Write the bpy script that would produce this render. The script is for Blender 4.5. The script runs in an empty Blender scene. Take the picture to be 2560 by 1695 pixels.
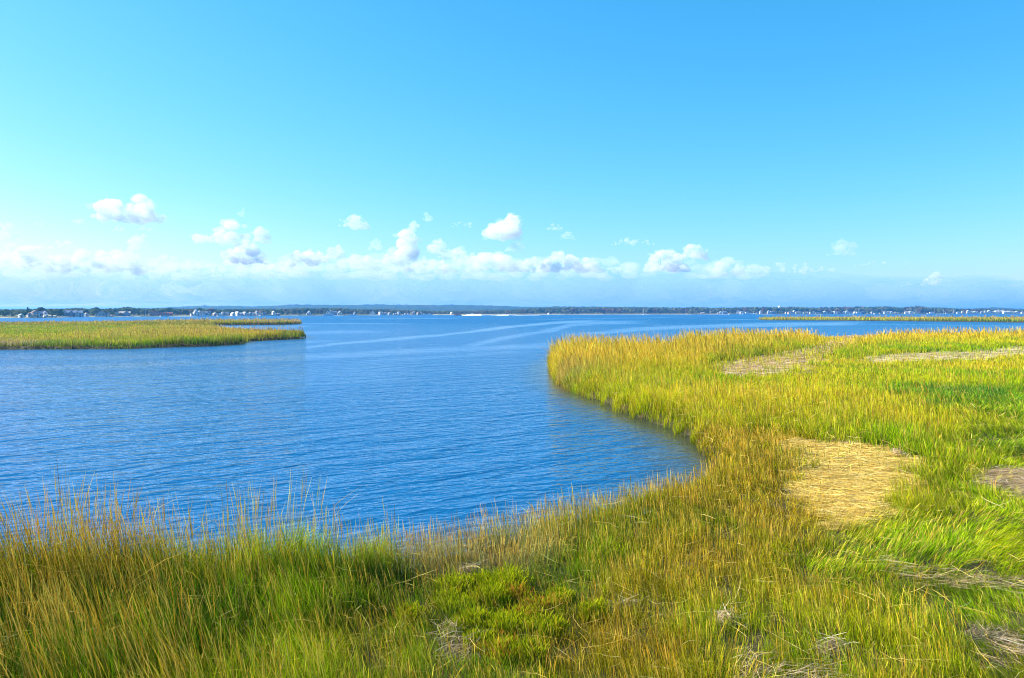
import bpy, bmesh, math, random
import numpy as np
from mathutils import Vector, Matrix, noise as mnoise

sc = bpy.context.scene
COL = sc.collection
rad = math.radians
rng = np.random.default_rng(11)
random.seed(5)

# ------------------------------------------------------------------ camera
F = 1970.0            # focal length in pixels of the 2560 x 1695 photograph
CX, CY, HOR = 1280.0, 847.5, 780.0
CAM_H = 4.4           # metres above the water
PITCH = math.atan((CY - HOR) / F)
cam = bpy.data.cameras.new('camera'); cam_o = bpy.data.objects.new('camera', cam)
COL.objects.link(cam_o); sc.camera = cam_o
cam.sensor_fit = 'HORIZONTAL'; cam.sensor_width = 36.0; cam.lens = 36.0 * F / 2560.0
cam.clip_start = 0.2; cam.clip_end = 90000
cam_o.location = (0, 0, CAM_H); cam_o.rotation_euler = (math.pi/2 - PITCH, 0, 0)

# ------------------------------------------------------------------ sky, sun, exposure
SUN_AZ, SUN_EL = rad(-78), rad(34)
world = bpy.data.worlds.new('World'); sc.world = world; world.use_nodes = True
wn = world.node_tree; bg = wn.nodes['Background']
sk = wn.nodes.new('ShaderNodeTexSky'); sk.sky_type = 'NISHITA'; sk.sun_disc = False
sk.sun_elevation = SUN_EL; sk.sun_rotation = SUN_AZ
sk.air_density = 1.0; sk.dust_density = 0.45; sk.ozone_density = 2.0
sp = wn.nodes.new('ShaderNodeSeparateColor'); cbn = wn.nodes.new('ShaderNodeCombineColor'); wn.links.new(sk.outputs[0], sp.inputs[0])
for i, (a_, p_) in enumerate(((0.20, 1.7), (1.13, 0.84), (1.42, 0.9))):     # film-like colour response of the sky, channel by channel
    pw = wn.nodes.new('ShaderNodeMath'); pw.operation = 'POWER'; pw.inputs[1].default_value = p_; wn.links.new(sp.outputs[i], pw.inputs[0])
    mu = wn.nodes.new('ShaderNodeMath'); mu.operation = 'MULTIPLY'; mu.inputs[1].default_value = a_; wn.links.new(pw.outputs[0], mu.inputs[0]); wn.links.new(mu.outputs[0], cbn.inputs[i])
wn.links.new(cbn.outputs[0], bg.inputs[0])
bg.inputs[1].default_value = 0.082
sun = bpy.data.lights.new('sun', 'SUN'); sun.energy = 5.0; sun.angle = rad(0.53); sun.color = (1.0, 0.93, 0.80)
sun_o = bpy.data.objects.new('sun', sun); COL.objects.link(sun_o)
SUNDIR = Vector((math.sin(SUN_AZ)*math.cos(SUN_EL), math.cos(SUN_AZ)*math.cos(SUN_EL), math.sin(SUN_EL)))
sun_o.rotation_euler = SUNDIR.to_track_quat('Z', 'Y').to_euler(); sun_o.location = (-40, 10, 60)
sc.view_settings.view_transform = 'Standard'; sc.view_settings.look = 'None'
sc.view_settings.exposure = 1.3; sc.view_settings.gamma = 1.0
cy = sc.cycles
cy.max_bounces = 8; cy.diffuse_bounces = 3; cy.glossy_bounces = 3; cy.transmission_bounces = 4
cy.transparent_max_bounces = 24; cy.volume_bounces = 4
cy.use_denoising = True; cy.filter_width = 1.1
try: cy.denoiser = 'OPENIMAGEDENOISE'
except Exception: pass
cy.volume_step_rate = 1.0; cy.volume_max_steps = 256

# ------------------------------------------------------------------ projection helpers
_c, _s = math.cos(PITCH), math.sin(PITCH)
def at(px, py, z=0.0):
    """ground point (x, y) seen at photo pixel (px, py) on the level z"""
    x = (px - CX) / F; v = -(py - CY) / F
    dy = _c + v*_s; dz = v*_c - _s
    t = (z - CAM_H) / dz
    return (x*t, dy*t)
def at_d(px, py, d):
    """3-D point seen at pixel (px, py) at forward distance d"""
    x = (px - CX) / F; v = -(py - CY) / F
    dy = _c + v*_s; dz = v*_c - _s
    t = d / dy
    return Vector((x*t, d, CAM_H + dz*t))
def px_of(X, Y, Z):
    dx = X; dz = Z - CAM_H
    fwd = Y*_c - dz*_s; up = Y*_s + dz*_c
    fwd = np.maximum(fwd, 0.01)
    return CX + F*dx/fwd, CY - F*up/fwd

# ------------------------------------------------------------------ tiny helpers
def tag(o, label=None, cat=None, group=None, kind=None):
    if label: o['label'] = label
    if cat: o['category'] = cat
    if group: o['group'] = group
    if kind: o['kind'] = kind
    return o
def empty(name, loc=(0,0,0), rz=0):
    o = bpy.data.objects.new(name, None); COL.objects.link(o)
    o.location = loc; o.rotation_euler = (0, 0, rz); return o
def link(name, me, m=None, parent=None):
    o = bpy.data.objects.new(name, me); COL.objects.link(o)
    if m is not None and not me.materials: me.materials.append(m)
    if parent: o.parent = parent
    return o
def mesh_np(name, V, quads, cols=None, smooth=False):
    """mesh from numpy: V (n,3); quads (m,4); cols (n,3) linear"""
    me = bpy.data.meshes.new(name)
    n, m = len(V), len(quads); k = quads.shape[1]
    me.vertices.add(n); me.vertices.foreach_set('co', V.astype(np.float32).ravel())
    me.loops.add(m*k); me.loops.foreach_set('vertex_index', quads.astype(np.int32).ravel())
    me.polygons.add(m)
    me.polygons.foreach_set('loop_start', np.arange(0, m*k, k, dtype=np.int32))
    try: me.polygons.foreach_set('loop_total', np.full(m, k, dtype=np.int32))
    except Exception: pass
    if smooth: me.polygons.foreach_set('use_smooth', np.ones(m, dtype=bool))
    me.update(calc_edges=True)
    if cols is not None:
        a = me.attributes.new('col', 'FLOAT_COLOR', 'POINT')
        a.data.foreach_set('color', np.c_[cols, np.ones(n)].astype(np.float32).ravel())
    return me
def add_attr(me, name, vals):
    a = me.attributes.new(name, 'FLOAT', 'POINT'); a.data.foreach_set('value', vals.astype(np.float32))
class MB:
    """collects boxes, prisms and tubes into one mesh"""
    def __init__(s): s.v = []; s.f = []
    def add(s, v, f):
        b = len(s.v); s.v += [tuple(p) for p in v]; s.f += [tuple(i+b for i in q) for q in f]; return s
    def box(s, x0, x1, y0, y1, z0, z1):
        return s.add([(x0,y0,z0),(x1,y0,z0),(x1,y1,z0),(x0,y1,z0),(x0,y0,z1),(x1,y0,z1),(x1,y1,z1),(x0,y1,z1)],
                     [(0,3,2,1),(4,5,6,7),(0,1,5,4),(1,2,6,5),(2,3,7,6),(3,0,4,7)])
    def tube(s, p, q, r0, r1, n=8):
        p, q = Vector(p), Vector(q); a = (q-p).normalized()
        u = a.orthogonal().normalized(); w = a.cross(u)
        vs = []
        for (c, r) in ((p, r0), (q, r1)):
            for i in range(n):
                t = 2*math.pi*i/n; vs.append(c + u*math.cos(t)*r + w*math.sin(t)*r)
        return s.add(vs, [(i, (i+1) % n, n+(i+1) % n, n+i) for i in range(n)] + [tuple(range(n-1, -1, -1)), tuple(range(n, 2*n))])
    def build(s, name, m, parent=None):
        me = bpy.data.meshes.new(name); me.from_pydata(s.v, [], s.f); me.update()
        return link(name, me, m, parent)

# ------------------------------------------------------------------ vector noise in numpy
def _hash(ix, iy, seed):
    h = (ix*374761393 + iy*668265263 + seed*1442695041).astype(np.int64)
    h = (h ^ (h >> 13)) * 1274126177 & 0x7fffffff
    return ((h ^ (h >> 16)) & 0xffff) / 65535.0
def vnoise(x, y, seed=0):
    ix, iy = np.floor(x).astype(np.int64), np.floor(y).astype(np.int64)
    fx, fy = x-ix, y-iy; fx = fx*fx*(3-2*fx); fy = fy*fy*(3-2*fy)
    a, b = _hash(ix, iy, seed), _hash(ix+1, iy, seed); c, d = _hash(ix, iy+1, seed), _hash(ix+1, iy+1, seed)
    return (a*(1-fx)+b*fx)*(1-fy) + (c*(1-fx)+d*fx)*fy
def fbm(x, y, seed=0, o=4):
    t = 0; a = 0.5
    for k in range(o):
        t = t + a*vnoise(x, y, seed+k*17); x = x*2.03+7.1; y = y*2.03+3.7; a *= 0.5
    return t / (1-0.5**o)
def sstep(a, b, x):
    t = np.clip((x-a)/(b-a), 0, 1); return t*t*(3-2*t)
def poly_sd(P, X, Y):
    """signed distance to polygon P, positive inside"""
    n = len(P); best = np.full(X.shape, 1e18); inside = np.zeros(X.shape, bool)
    for i in range(n):
        ax, ay = P[i]; bx, by = P[(i+1) % n]
        dx, dy = bx-ax, by-ay; L = dx*dx+dy*dy+1e-12
        t = np.clip(((X-ax)*dx+(Y-ay)*dy)/L, 0, 1)
        best = np.minimum(best, (X-ax-t*dx)**2 + (Y-ay-t*dy)**2)
        if ay != by:
            c = ((ay > Y) != (by > Y)) & (X < (bx-ax)*(Y-ay)/(by-ay)+ax)
            inside ^= c
    d = np.sqrt(best); return np.where(inside, d, -d)

# ------------------------------------------------------------------ materials
def mat(name, col=(0.5,0.5,0.5), rough=0.8, var=0.0, scale=1.0, spec=0.3):
    m = bpy.data.materials.new(name); m.use_nodes = True; nt = m.node_tree
    b = nt.nodes['Principled BSDF']; b.inputs['Base Color'].default_value = (*col, 1)
    b.inputs['Roughness'].default_value = rough; b.inputs['Specular IOR Level'].default_value = spec
    if var:
        tc = nt.nodes.new('ShaderNodeTexCoord'); nz = nt.nodes.new('ShaderNodeTexNoise')
        nz.inputs['Scale'].default_value = scale; nz.inputs['Detail'].default_value = 4
        mp = nt.nodes.new('ShaderNodeMapRange'); mp.inputs[3].default_value = 1-var; mp.inputs[4].default_value = 1+var
        mx = nt.nodes.new('ShaderNodeVectorMath'); mx.operation = 'SCALE'; mx.inputs[0].default_value = col
        nt.links.new(tc.outputs['Object'], nz.inputs['Vector']); nt.links.new(nz.outputs[0], mp.inputs[0])
        nt.links.new(mp.outputs[0], mx.inputs['Scale']); nt.links.new(mx.outputs[0], b.inputs['Base Color'])
    return m
def leaf_mat(name, trans=0.35, gloss=0.0, scale=1.0):
    """foliage: per-vertex colour of the plant, near grass with shade at the base, lit on both sides, light passes through"""
    m = bpy.data.materials.new(name); m.use_nodes = True; nt = m.node_tree; nt.nodes.clear()
    out = nt.nodes.new('ShaderNodeOutputMaterial'); at_ = nt.nodes.new('ShaderNodeAttribute'); at_.attribute_name = 'col'
    d = nt.nodes.new('ShaderNodeBsdfDiffuse'); t = nt.nodes.new('ShaderNodeBsdfTranslucent'); mx = nt.nodes.new('ShaderNodeMixShader')
    mx.inputs[0].default_value = trans
    nt.links.new(at_.outputs['Color'], d.inputs[0]); nt.links.new(at_.outputs['Color'], t.inputs[0])
    nt.links.new(d.outputs[0], mx.inputs[1]); nt.links.new(t.outputs[0], mx.inputs[2])
    last = mx
    if gloss:
        g = nt.nodes.new('ShaderNodeBsdfGlossy'); g.inputs['Roughness'].default_value = 0.4; g.inputs[0].default_value = (0.9,0.9,0.9,1)
        m2 = nt.nodes.new('ShaderNodeMixShader'); m2.inputs[0].default_value = gloss
        nt.links.new(mx.outputs[0], m2.inputs[1]); nt.links.new(g.outputs[0], m2.inputs[2]); last = m2
    nt.links.new(last.outputs[0], out.inputs[0]); return m

# ================================================================== LAND AND WATER
def P(pts, z=0.0): return [at(x, y, z) for x, y in pts]
NEAR = P([(-900,1560),(-300,1540),(0,1528),(400,1515),(860,1500),(950,1475),(1080,1425),(1250,1392),(1400,1362),(1600,1305),(1740,1262),(1815,1218),
          (1820,1165),(1760,1112),(1700,1080),(1605,1047),(1503,1004),(1430,973),(1396,950),(1383,925),(1390,906),(1425,893),(1500,888),(1560,891),(1625,893),(1680,889),
          (1722,868),(1800,862),(1900,859),(2100,856),(2560,850),(2900,846),(3600,842)])
NEAR += [(400, 60), (400, -400), (-400, -400), (-400, -2), (-30, 6)]
ISLE = P([(-1400,880),(-500,876),(0,873),(200,872),(330,871),(400,868),(520,865),(597,860),(600,854),(650,851),(700,849),(748,847),(752,843),(735,840),(690,838),
          (640,837),(590,833),(545,826),(531,821),(533,819.3),(520,818.5),(527,815),(531,813.4),(640,812.6),(700,812),(742,810.6),(748,808.8),
          (735,807.2),(640,806.2),(500,806),(380,807),(200,809.5),(0,811),(-500,812),(-1400,814)])
FARISLE = P([(1896,799.8),(1930,801),(2000,801.2),(2200,802.5),(2400,804.5),(2560,806.5),(3200,811),(3200,800),(2560,798.5),(2300,798),(2000,797.6),(1920,798)])
SHORE_PX = [(-1500,800),(-600,797),(0,795.2),(60,795.4),(150,794.6),(158,793.2),(200,792.6),(290,792),(400,791.3),(500,790.9),(560,790.6),(640,790.2),(700,789.8),
            (745,789),(850,788.7),(1000,788.1),(1100,787.6),(1300,786.8),(1500,786.4),(1700,786.1),(1900,785.8),(2050,785.7),(2200,785.5),(2300,785.6),(2560,785.7),(3000,786),(4200,787)]
SHORE_XS = np.array([p[0] for p in SHORE_PX], float)
SHORE_D = np.array([at(p[0], p[1])[1] for p in SHORE_PX])
def shore_d(px): return float(np.interp(px, SHORE_XS, SHORE_D))
FARSHORE = [at(x, y) for x, y in SHORE_PX] + [(30000, 4000), (30000, 16000), (-30000, 16000), (-30000, 500)]

G0 = 0.38
BARE = {  # wrack, thatch and mud patches: polygon on the marsh, strength
 'mudflat': P([(1770,925),(1820,903),(1950,882),(2030,862),(2058,845),(2130,841),(2225,838),(2215,852),(2160,866),(2110,888),(2060,915),(1980,938),(1870,946),(1785,938)], G0),
 'sandstrip': P([(2110,898),(2230,886),(2420,880),(2480,873),(2560,866),(2750,860),(2800,886),(2560,896),(2400,906),(2180,912)], G0),
 'smallbare': P([(1885,985),(1940,982),(1995,988),(1985,996),(1890,996)], G0),
 'thatch': P([(1945,1085),(2030,1104),(2130,1098),(2240,1128),(2318,1160),(2322,1190),(2265,1235),(2225,1290),(2170,1315),(2150,1345),(2085,1345),(2045,1290),(1995,1245),(2000,1185),(1960,1120)], G0),
 'wrack': P([(2475,1200),(2560,1180),(2700,1175),(2750,1250),(2600,1258),(2530,1238),(2490,1218)], G0),
 'wrack_low': P([(2225,1418),(2285,1440),(2370,1455),(2520,1475),(2600,1492),(2520,1492),(2390,1478),(2270,1452)], G0),
 'hole_right': P([(2385,1575),(2440,1565),(2480,1585),(2470,1610),(2400,1612)], G0),
 'wrack_corner': P([(2440,1650),(2540,1640),(2550,1670),(2460,1680)], G0),
 'wrack_bottom': P([(1890,1712),(1960,1692),(2060,1705),(2080,1760),(1890,1780)], G0),
 'hole_mid': P([(1120,1600),(1150,1590),(1165,1610),(1155,1640),(1128,1630)], G0),
 'hole_mid_b': P([(1395,1500),(1460,1495),(1470,1540),(1410,1545)], G0),
}
_c0 = np.mean(BARE['thatch'], axis=0); BARE['thatch'] = [(_c0[0]+(a-_c0[0])*.88, _c0[1]+(b-_c0[1])*.88) for a, b in BARE['thatch']]
def land_sd(X, Y):
    return np.maximum.reduce([poly_sd(NEAR, X, Y), poly_sd(ISLE, X, Y), poly_sd(FARISLE, X, Y)])
def ground_z(X, Y):
    sd = land_sd(X, Y) + (fbm(X*0.9, Y*0.9, 3)-0.5)*0.5
    z = -0.9 + (G0+0.9)*sstep(-0.7, 0.5, sd)
    z = z + (fbm(X*1.7, Y*1.7, 5)-0.5)*0.10*sstep(0, 1, sd)
    return z

# polar sheet round the camera: fine in front, coarse behind
def polar(angs, rads):
    A, R = np.meshgrid(angs, rads, indexing='ij')
    X, Y = np.sin(A)*R, np.cos(A)*R
    na, nr = len(angs), len(rads)
    i, j = np.meshgrid(np.arange(na-1), np.arange(nr-1), indexing='ij'); i = i.ravel(); j = j.ravel()
    q = np.c_[i*nr+j, i*nr+j+1, (i+1)*nr+j+1, (i+1)*nr+j]
    return X.ravel(), Y.ravel(), q
front = np.radians(np.arange(-48, 48.01, 0.24))
back = np.radians(np.linspace(48, 312, 45))[1:]
angs = np.r_[front, back]
rads = np.r_[0.3, 2, 3, 4, np.geomspace(5, 620, 330), np.geomspace(640, 16000, 90)]
X, Y, Q = polar(angs, rads)
Z = ground_z(X, Y)
far = poly_sd(FARSHORE, X, Y)
Z = np.maximum(Z, np.where(far > -60, np.clip(far*0.05, -0.8, 0.9) + np.clip((far-30)*0.01, 0, 3.0), -0.9))
C = np.empty((len(X), 3)); n1 = fbm(X*0.8, Y*0.8, 21)[:, None]; n2 = fbm(X*6, Y*6, 22)[:, None]
C[:] = np.array([0.050, 0.042, 0.020])*(0.6+0.9*n1)
pat = {'mudflat': (0.56,0.42,0.26), 'sandstrip': (0.52,0.44,0.26), 'smallbare': (0.42,0.33,0.18), 'thatch': (0.52,0.38,0.14), 'wrack': (0.28,0.21,0.11), 'wrack_low': (0.14,0.12,0.05)}
for k, c in pat.items():
    w = sstep(-0.3, 0.4, poly_sd(BARE[k], X, Y))[:, None]
    C = C*(1-w) + w*np.array(c)*(0.55+0.8*n2)
w = (far > 0)[:, None]
sandw = (1-sstep(5, 14, far))[:, None]
C = np.where(w, sandw*np.array([0.36,0.34,0.24]) + (1-sandw)*np.array([0.13,0.14,0.055]), C)
# salt meadow and sand bars where the photo shows them
pxs, _ = px_of(X, np.maximum(Y, 0.1), np.zeros_like(X))
straw = ((far > 0) & (Y > 0) & (pxs > 1060) & (pxs < 1900))[:, None]
C = np.where(straw & (far < 60)[:, None], np.array([0.42,0.36,0.20]), C)
gm_ = bpy.data.materials.new('marsh_mud'); gm_.use_nodes = True; nt = gm_.node_tree; b = nt.nodes['Principled BSDF']
av = nt.nodes.new('ShaderNodeAttribute'); av.attribute_name = 'col'; nt.links.new(av.outputs['Color'], b.inputs['Base Color']); b.inputs['Roughness'].default_value = 0.9
b.inputs['Specular IOR Level'].default_value = 0.2
nz = nt.nodes.new('ShaderNodeTexNoise'); nz.inputs['Scale'].default_value = 9; nz.inputs['Detail'].default_value = 6
tc = nt.nodes.new('ShaderNodeTexCoord'); nt.links.new(tc.outputs['Object'], nz.inputs['Vector'])
bp = nt.nodes.new('ShaderNodeBump'); bp.inputs['Distance'].default_value = 0.05; nt.links.new(nz.outputs[0], bp.inputs['Height']); nt.links.new(bp.outputs[0], b.inputs['Normal'])
ground = link('ground', mesh_np('ground', np.c_[X, Y, Z], Q, C, True), gm_); tag(ground, 'brown marsh mud and sandy far shore under the grasses', 'ground', kind='structure')

# ---- water sheet; "slick" marks the calm streaks left by boats and wind
WR = np.r_[3, 5, np.geomspace(6, 640, 420), np.geomspace(660, 16000, 40)]
X, Y, Q = polar(np.r_[np.radians(np.arange(-46, 46.01, 0.2)), back], WR)
pxw, pyw = px_of(X, np.maximum(Y, 1.0), np.zeros_like(X))
SL = [([(-300,940),(0,922),(300,915),(600,900),(900,886),(1150,872),(1380,862),(1600,850)], 10, 0.75),
      ([(740,872),(850,858),(1000,846),(1100,839),(1200,826),(1300,815),(1390,806.5),(1500,802)], 4.5, 1.0),
      ([(1150,868),(1240,850),(1310,838),(1385,824),(1430,812),(1500,807),(1600,805.5)], 7, 0.8),
      ([(1440,836),(1520,830),(1600,822),(1700,818),(1800,814.5),(1950,811),(2150,808)], 6, 0.9),
      ([(860,798),(1000,797),(1150,795.5)], 1.0, 0.7), ([(1330,800),(1450,796.5),(1700,794)], 1.0, 0.6),
      ([(700,835),(760,833),(850,830),(950,829)], 6, 0.6), ([(1800,799),(1900,798.5)], 1.2, 0.9), ([(740,809.5),(900,809),(1000,810)], 1.2, 0.8),
      ([(500,819),(640,816.5),(760,815)], 3.5, 0.9), ([(600,866),(720,857),(840,852)], 4, 0.6),
      ([(-200,985),(300,968),(700,945),(1000,925)], 38, 0.30), ([(-200,1060),(200,1045),(500,1030)], 30, 0.22), ([(-100,893),(300,893),(650,880),(760,868)], 7, 0.6), ([(900,905),(1050,896),(1200,885),(1330,878)], 6, 0.45), ([(0,884),(200,885),(420,880)], 4, 0.4), ([(2000,808),(2300,812),(2560,815)], 2.2, 0.35)]
slick = np.zeros_like(X)
wob = (fbm(X*0.05, Y*0.05, 40)-0.5)
for pts, wd, amp in SL:
    xs = np.array([p[0] for p in pts], float); ys = np.array([p[1] for p in pts], float)
    yc = np.interp(pxw, xs, ys); ends = sstep(xs[0]-60, xs[0]+60, pxw)*(1-sstep(xs[-1]-60, xs[-1]+60, pxw))
    dd = np.abs(pyw + wob*wd*0.9 - yc)/wd
    slick = np.maximum(slick, amp*ends*(1-sstep(0.25, 1.15, dd)))
slick *= 0.65 + 0.7*fbm(X*0.12, Y*0.4, 41)
slick[Y < 1] = 0
lsd = land_sd(X, Y); bank_reflection = sstep(-3.2, -0.2, lsd)
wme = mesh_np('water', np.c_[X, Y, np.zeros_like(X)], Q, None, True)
add_attr(wme, 'slick', np.clip(slick, 0, 1)); add_attr(wme, 'bank_reflection', bank_reflection)
wm = bpy.data.materials.new('bay_water'); wm.use_nodes = True; nt = wm.node_tree; N = nt.nodes; L = nt.links
b = N['Principled BSDF']; b.inputs['Roughness'].default_value = 0.06; b.inputs['IOR'].default_value = 1.333; b.inputs['Specular IOR Level'].default_value = 0.4
def nd(t, **k):
    n = N.new(t)
    for a, v in k.items(): setattr(n, a, v)
    return n
def mth(op, a, b_=None):
    n = nd('ShaderNodeMath', operation=op)
    for i, v in enumerate((a, b_)):
        if v is None: continue
        if hasattr(v, 'links'): L.new(v, n.inputs[i])
        else: n.inputs[i].default_value = v
    return n.outputs[0]
geo = nd('ShaderNodeNewGeometry')
def height(off):
    """wave height (m) at position + off: wind ripples in long crests, chop and a low swell"""
    ad = nd('ShaderNodeVectorMath', operation='ADD'); L.new(geo.outputs['Position'], ad.inputs[0]); ad.inputs[1].default_value = off
    tot = None
    for (ang, sx, sy, det, amp, ln) in WAVES:
        mp = nd('ShaderNodeMapping', vector_type='POINT'); mp.inputs['Rotation'].default_value = (0, 0, rad(ang)); mp.inputs['Scale'].default_value = (1, 1, 1)
        L.new(ad.outputs[0], mp.inputs[0])
        ms = nd('ShaderNodeVectorMath', operation='MULTIPLY'); ms.inputs[1].default_value = (sx, sy, 1); L.new(mp.outputs[0], ms.inputs[0])
        nz = nd('ShaderNodeTexNoise', noise_dimensions='2D'); nz.inputs['Scale'].default_value = 1; nz.inputs['Detail'].default_value = det; nz.inputs['Roughness'].default_value = 0.5
        nz.inputs['Distortion'].default_value = ln
        L.new(ms.outputs[0], nz.inputs['Vector'])
        v = mth('MULTIPLY', nz.outputs[0], amp)
        tot = v if tot is None else mth('ADD', tot, v)
    return tot
WAVES = [(-28, 1.0, 3.0, 2.0, 0.078, 0.5), (-14, 3.2, 8.0, 2.0, 0.024, 0.3), (-40, 0.25, 0.7, 2.0, 0.15, 0.4)]
e = 0.03
h0, hx, hy = height((0,0,0)), height((e,0,0)), height((0,e,0))
sl = nd('ShaderNodeAttribute'); sl.attribute_name = 'slick'
sh = nd('ShaderNodeAttribute'); sh.attribute_name = 'bank_reflection'
calm = mth('SUBTRACT', 1.0, mth('MULTIPLY', sl.outputs['Fac'], 0.6))
calm = mth('MULTIPLY', calm, mth('SUBTRACT', 1.0, mth('MULTIPLY', sh.outputs['Fac'], 0.55)))
far_ = nd('ShaderNodeMapRange'); far_.inputs[1].default_value = 30; far_.inputs[2].default_value = 300; far_.inputs[3].default_value = 1.0; far_.inputs[4].default_value = 1.3
sy_ = nd('ShaderNodeSeparateXYZ'); L.new(geo.outputs['Position'], sy_.inputs[0]); L.new(sy_.outputs[1], far_.inputs[0]); calm = mth('MULTIPLY', calm, far_.outputs[0])
gx = mth('MULTIPLY', mth('DIVIDE', mth('SUBTRACT', h0, hx), e), calm); gy = mth('MULTIPLY', mth('DIVIDE', mth('SUBTRACT', h0, hy), e), calm)
# normals tilted towards the near shore to reflect higher, deeper blue sky
lr_ = nd('ShaderNodeMapRange'); lr_.inputs[1].default_value = 15; lr_.inputs[2].default_value = 120; lr_.inputs[3].default_value = 0.045; lr_.inputs[4].default_value = 0.115; L.new(sy_.outputs[1], lr_.inputs[0])
lean_ = mth('MULTIPLY', mth('SUBTRACT', 1.0, mth('MULTIPLY', sh.outputs['Fac'], 0.4)), mth('SUBTRACT', lr_.outputs[0], mth('MULTIPLY', sl.outputs['Fac'], 0.10))); gy = mth('SUBTRACT', gy, lean_)
cb = nd('ShaderNodeCombineXYZ'); cb.inputs[2].default_value = 1.0; L.new(gx, cb.inputs[0]); L.new(gy, cb.inputs[1])
nn = nd('ShaderNodeVectorMath', operation='NORMALIZE'); L.new(cb.outputs[0], nn.inputs[0]); L.new(nn.outputs[0], b.inputs['Normal'])
sxy = nd('ShaderNodeSeparateXYZ'); L.new(geo.outputs['Position'], sxy.inputs[0])
off_ = nd('ShaderNodeMapRange'); off_.inputs[1].default_value = 25; off_.inputs[2].default_value = 350; off_.inputs[3].default_value = 0.05; off_.inputs[4].default_value = 0.30; L.new(sxy.outputs[1], off_.inputs[0])
L.new(mth('MULTIPLY', off_.outputs[0], mth('SUBTRACT', 1.0, mth('MULTIPLY', sl.outputs['Fac'], 0.6))), b.inputs['Roughness'])
mx = nd('ShaderNodeMix', data_type='RGBA'); mx.inputs[6].default_value = (0.004, 0.085, 0.22, 1); mx.inputs[7].default_value = (0.045, 0.045, 0.010, 1)  # brown-green reflection of the bank grass put into the base colour
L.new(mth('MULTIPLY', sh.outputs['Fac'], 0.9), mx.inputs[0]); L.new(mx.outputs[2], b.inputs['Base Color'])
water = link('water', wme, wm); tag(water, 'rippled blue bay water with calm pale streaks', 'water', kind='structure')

# ================================================================== FAR SHORE: hills, woods, trees, houses, boats
def PXI(table, x): return float(np.interp(x, [t[0] for t in table], [t[1] for t in table]))
TREETOP = [(-400,772),(0,772),(30,772.5),(70,770.5),(95,771),(104,768),(112,770),(130,771),(200,769.5),(225,771.5),(242,768.5),(255,771),(290,769.5),(320,767),(345,769),(385,770.5),
           (410,770),(425,768.5),(440,771),(480,771),(500,769.5),(520,772),(560,773),(640,772),(700,772),(745,770),(790,771),(850,769),(880,773),(960,773),(1020,775),(1080,777),(1120,778),(1180,777),(1260,775),
           (1300,772.5),(1380,769),(1440,768.5),(1520,769),(1600,769),(1700,769.5),(1735,768),(1780,770),(1850,769),(1915,767.5),(1948,769),(1985,767.5),(2040,769.5),(2115,767.5),(2160,768),
           (2210,766.5),(2250,769.5),(2290,765.5),(2315,768.5),(2335,769),(2400,772),(2470,773),(2560,774.5),(3000,774)]
HILLTOP = [(-600,775),(200,773),(330,770),(400,769),(440,767),(510,764),(580,764),(620,765),(680,763),(740,760.5),(800,761),(850,762),(890,762),(945,760),(1000,762),(1050,761),(1100,761.5),(1200,762),(1260,764),
           (1340,766),(1450,765.5),(1560,766),(1640,767),(1700,769.5),(1800,772),(2300,773),(2400,771),(2460,769.5),(2485,768),(2540,770.5),(2620,771),(3200,773)]
HILL_D = 3300.0
# ---- wooded hills: a bumpy canopy surface rising inland
hx_ = np.linspace(-700, 3300, 1500); hr = np.linspace(0, 1, 46)
A, Rr = np.meshgrid(hx_, hr, indexing='ij')
top = np.interp(A, [t[0] for t in HILLTOP], [t[1] for t in HILLTOP])
dist = 2100 + Rr*(HILL_D+500-2100)
ht = (CAM_H + (HOR-top)/F*HILL_D)
prof = sstep(-0.15, (HILL_D-2100)/(HILL_D+500-2100), Rr)
Xh = (A-CX)/F*dist; Yh = dist
Zh = 2 + (ht-2)*np.where(Rr > 0.72, prof*(1-0.25*sstep(0.76, 1.0, Rr)), prof) - 4
Zh += (fbm(Xh/14, Yh/14, 61, 3)-0.5)*9*np.clip(ht/26, 0.3, 1) + (fbm(Xh/120, Yh/200, 62, 3)-0.5)*10*prof*np.clip(ht/30, 0.2, 1)
i, j = np.meshgrid(np.arange(len(hx_)-1), np.arange(len(hr)-1), indexing='ij'); i = i.ravel(); j = j.ravel(); nr = len(hr)
Qh = np.c_[i*nr+j, i*nr+j+1, (i+1)*nr+j+1, (i+1)*nr+j]
cn = fbm(Xh.ravel()/60, Yh.ravel()/90, 63)[:, None]; cf = vnoise(Xh.ravel()/9, Yh.ravel()/9, 64)[:, None]
Ch = 0.7*(np.array([0.035,0.085,0.03])*(1-cn) + np.array([0.09,0.095,0.045])*cn)*(0.6+0.8*cf)
foliage = leaf_mat('foliage', 0.25)
canopy = leaf_mat('canopy', 0.0)
hills = link('hills', mesh_np('hills', np.c_[Xh.ravel(), Yh.ravel(), Zh.ravel()], Qh, Ch, True), canopy)
tag(hills, 'long low wooded hills along the horizon', 'hills', kind='structure')

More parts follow.
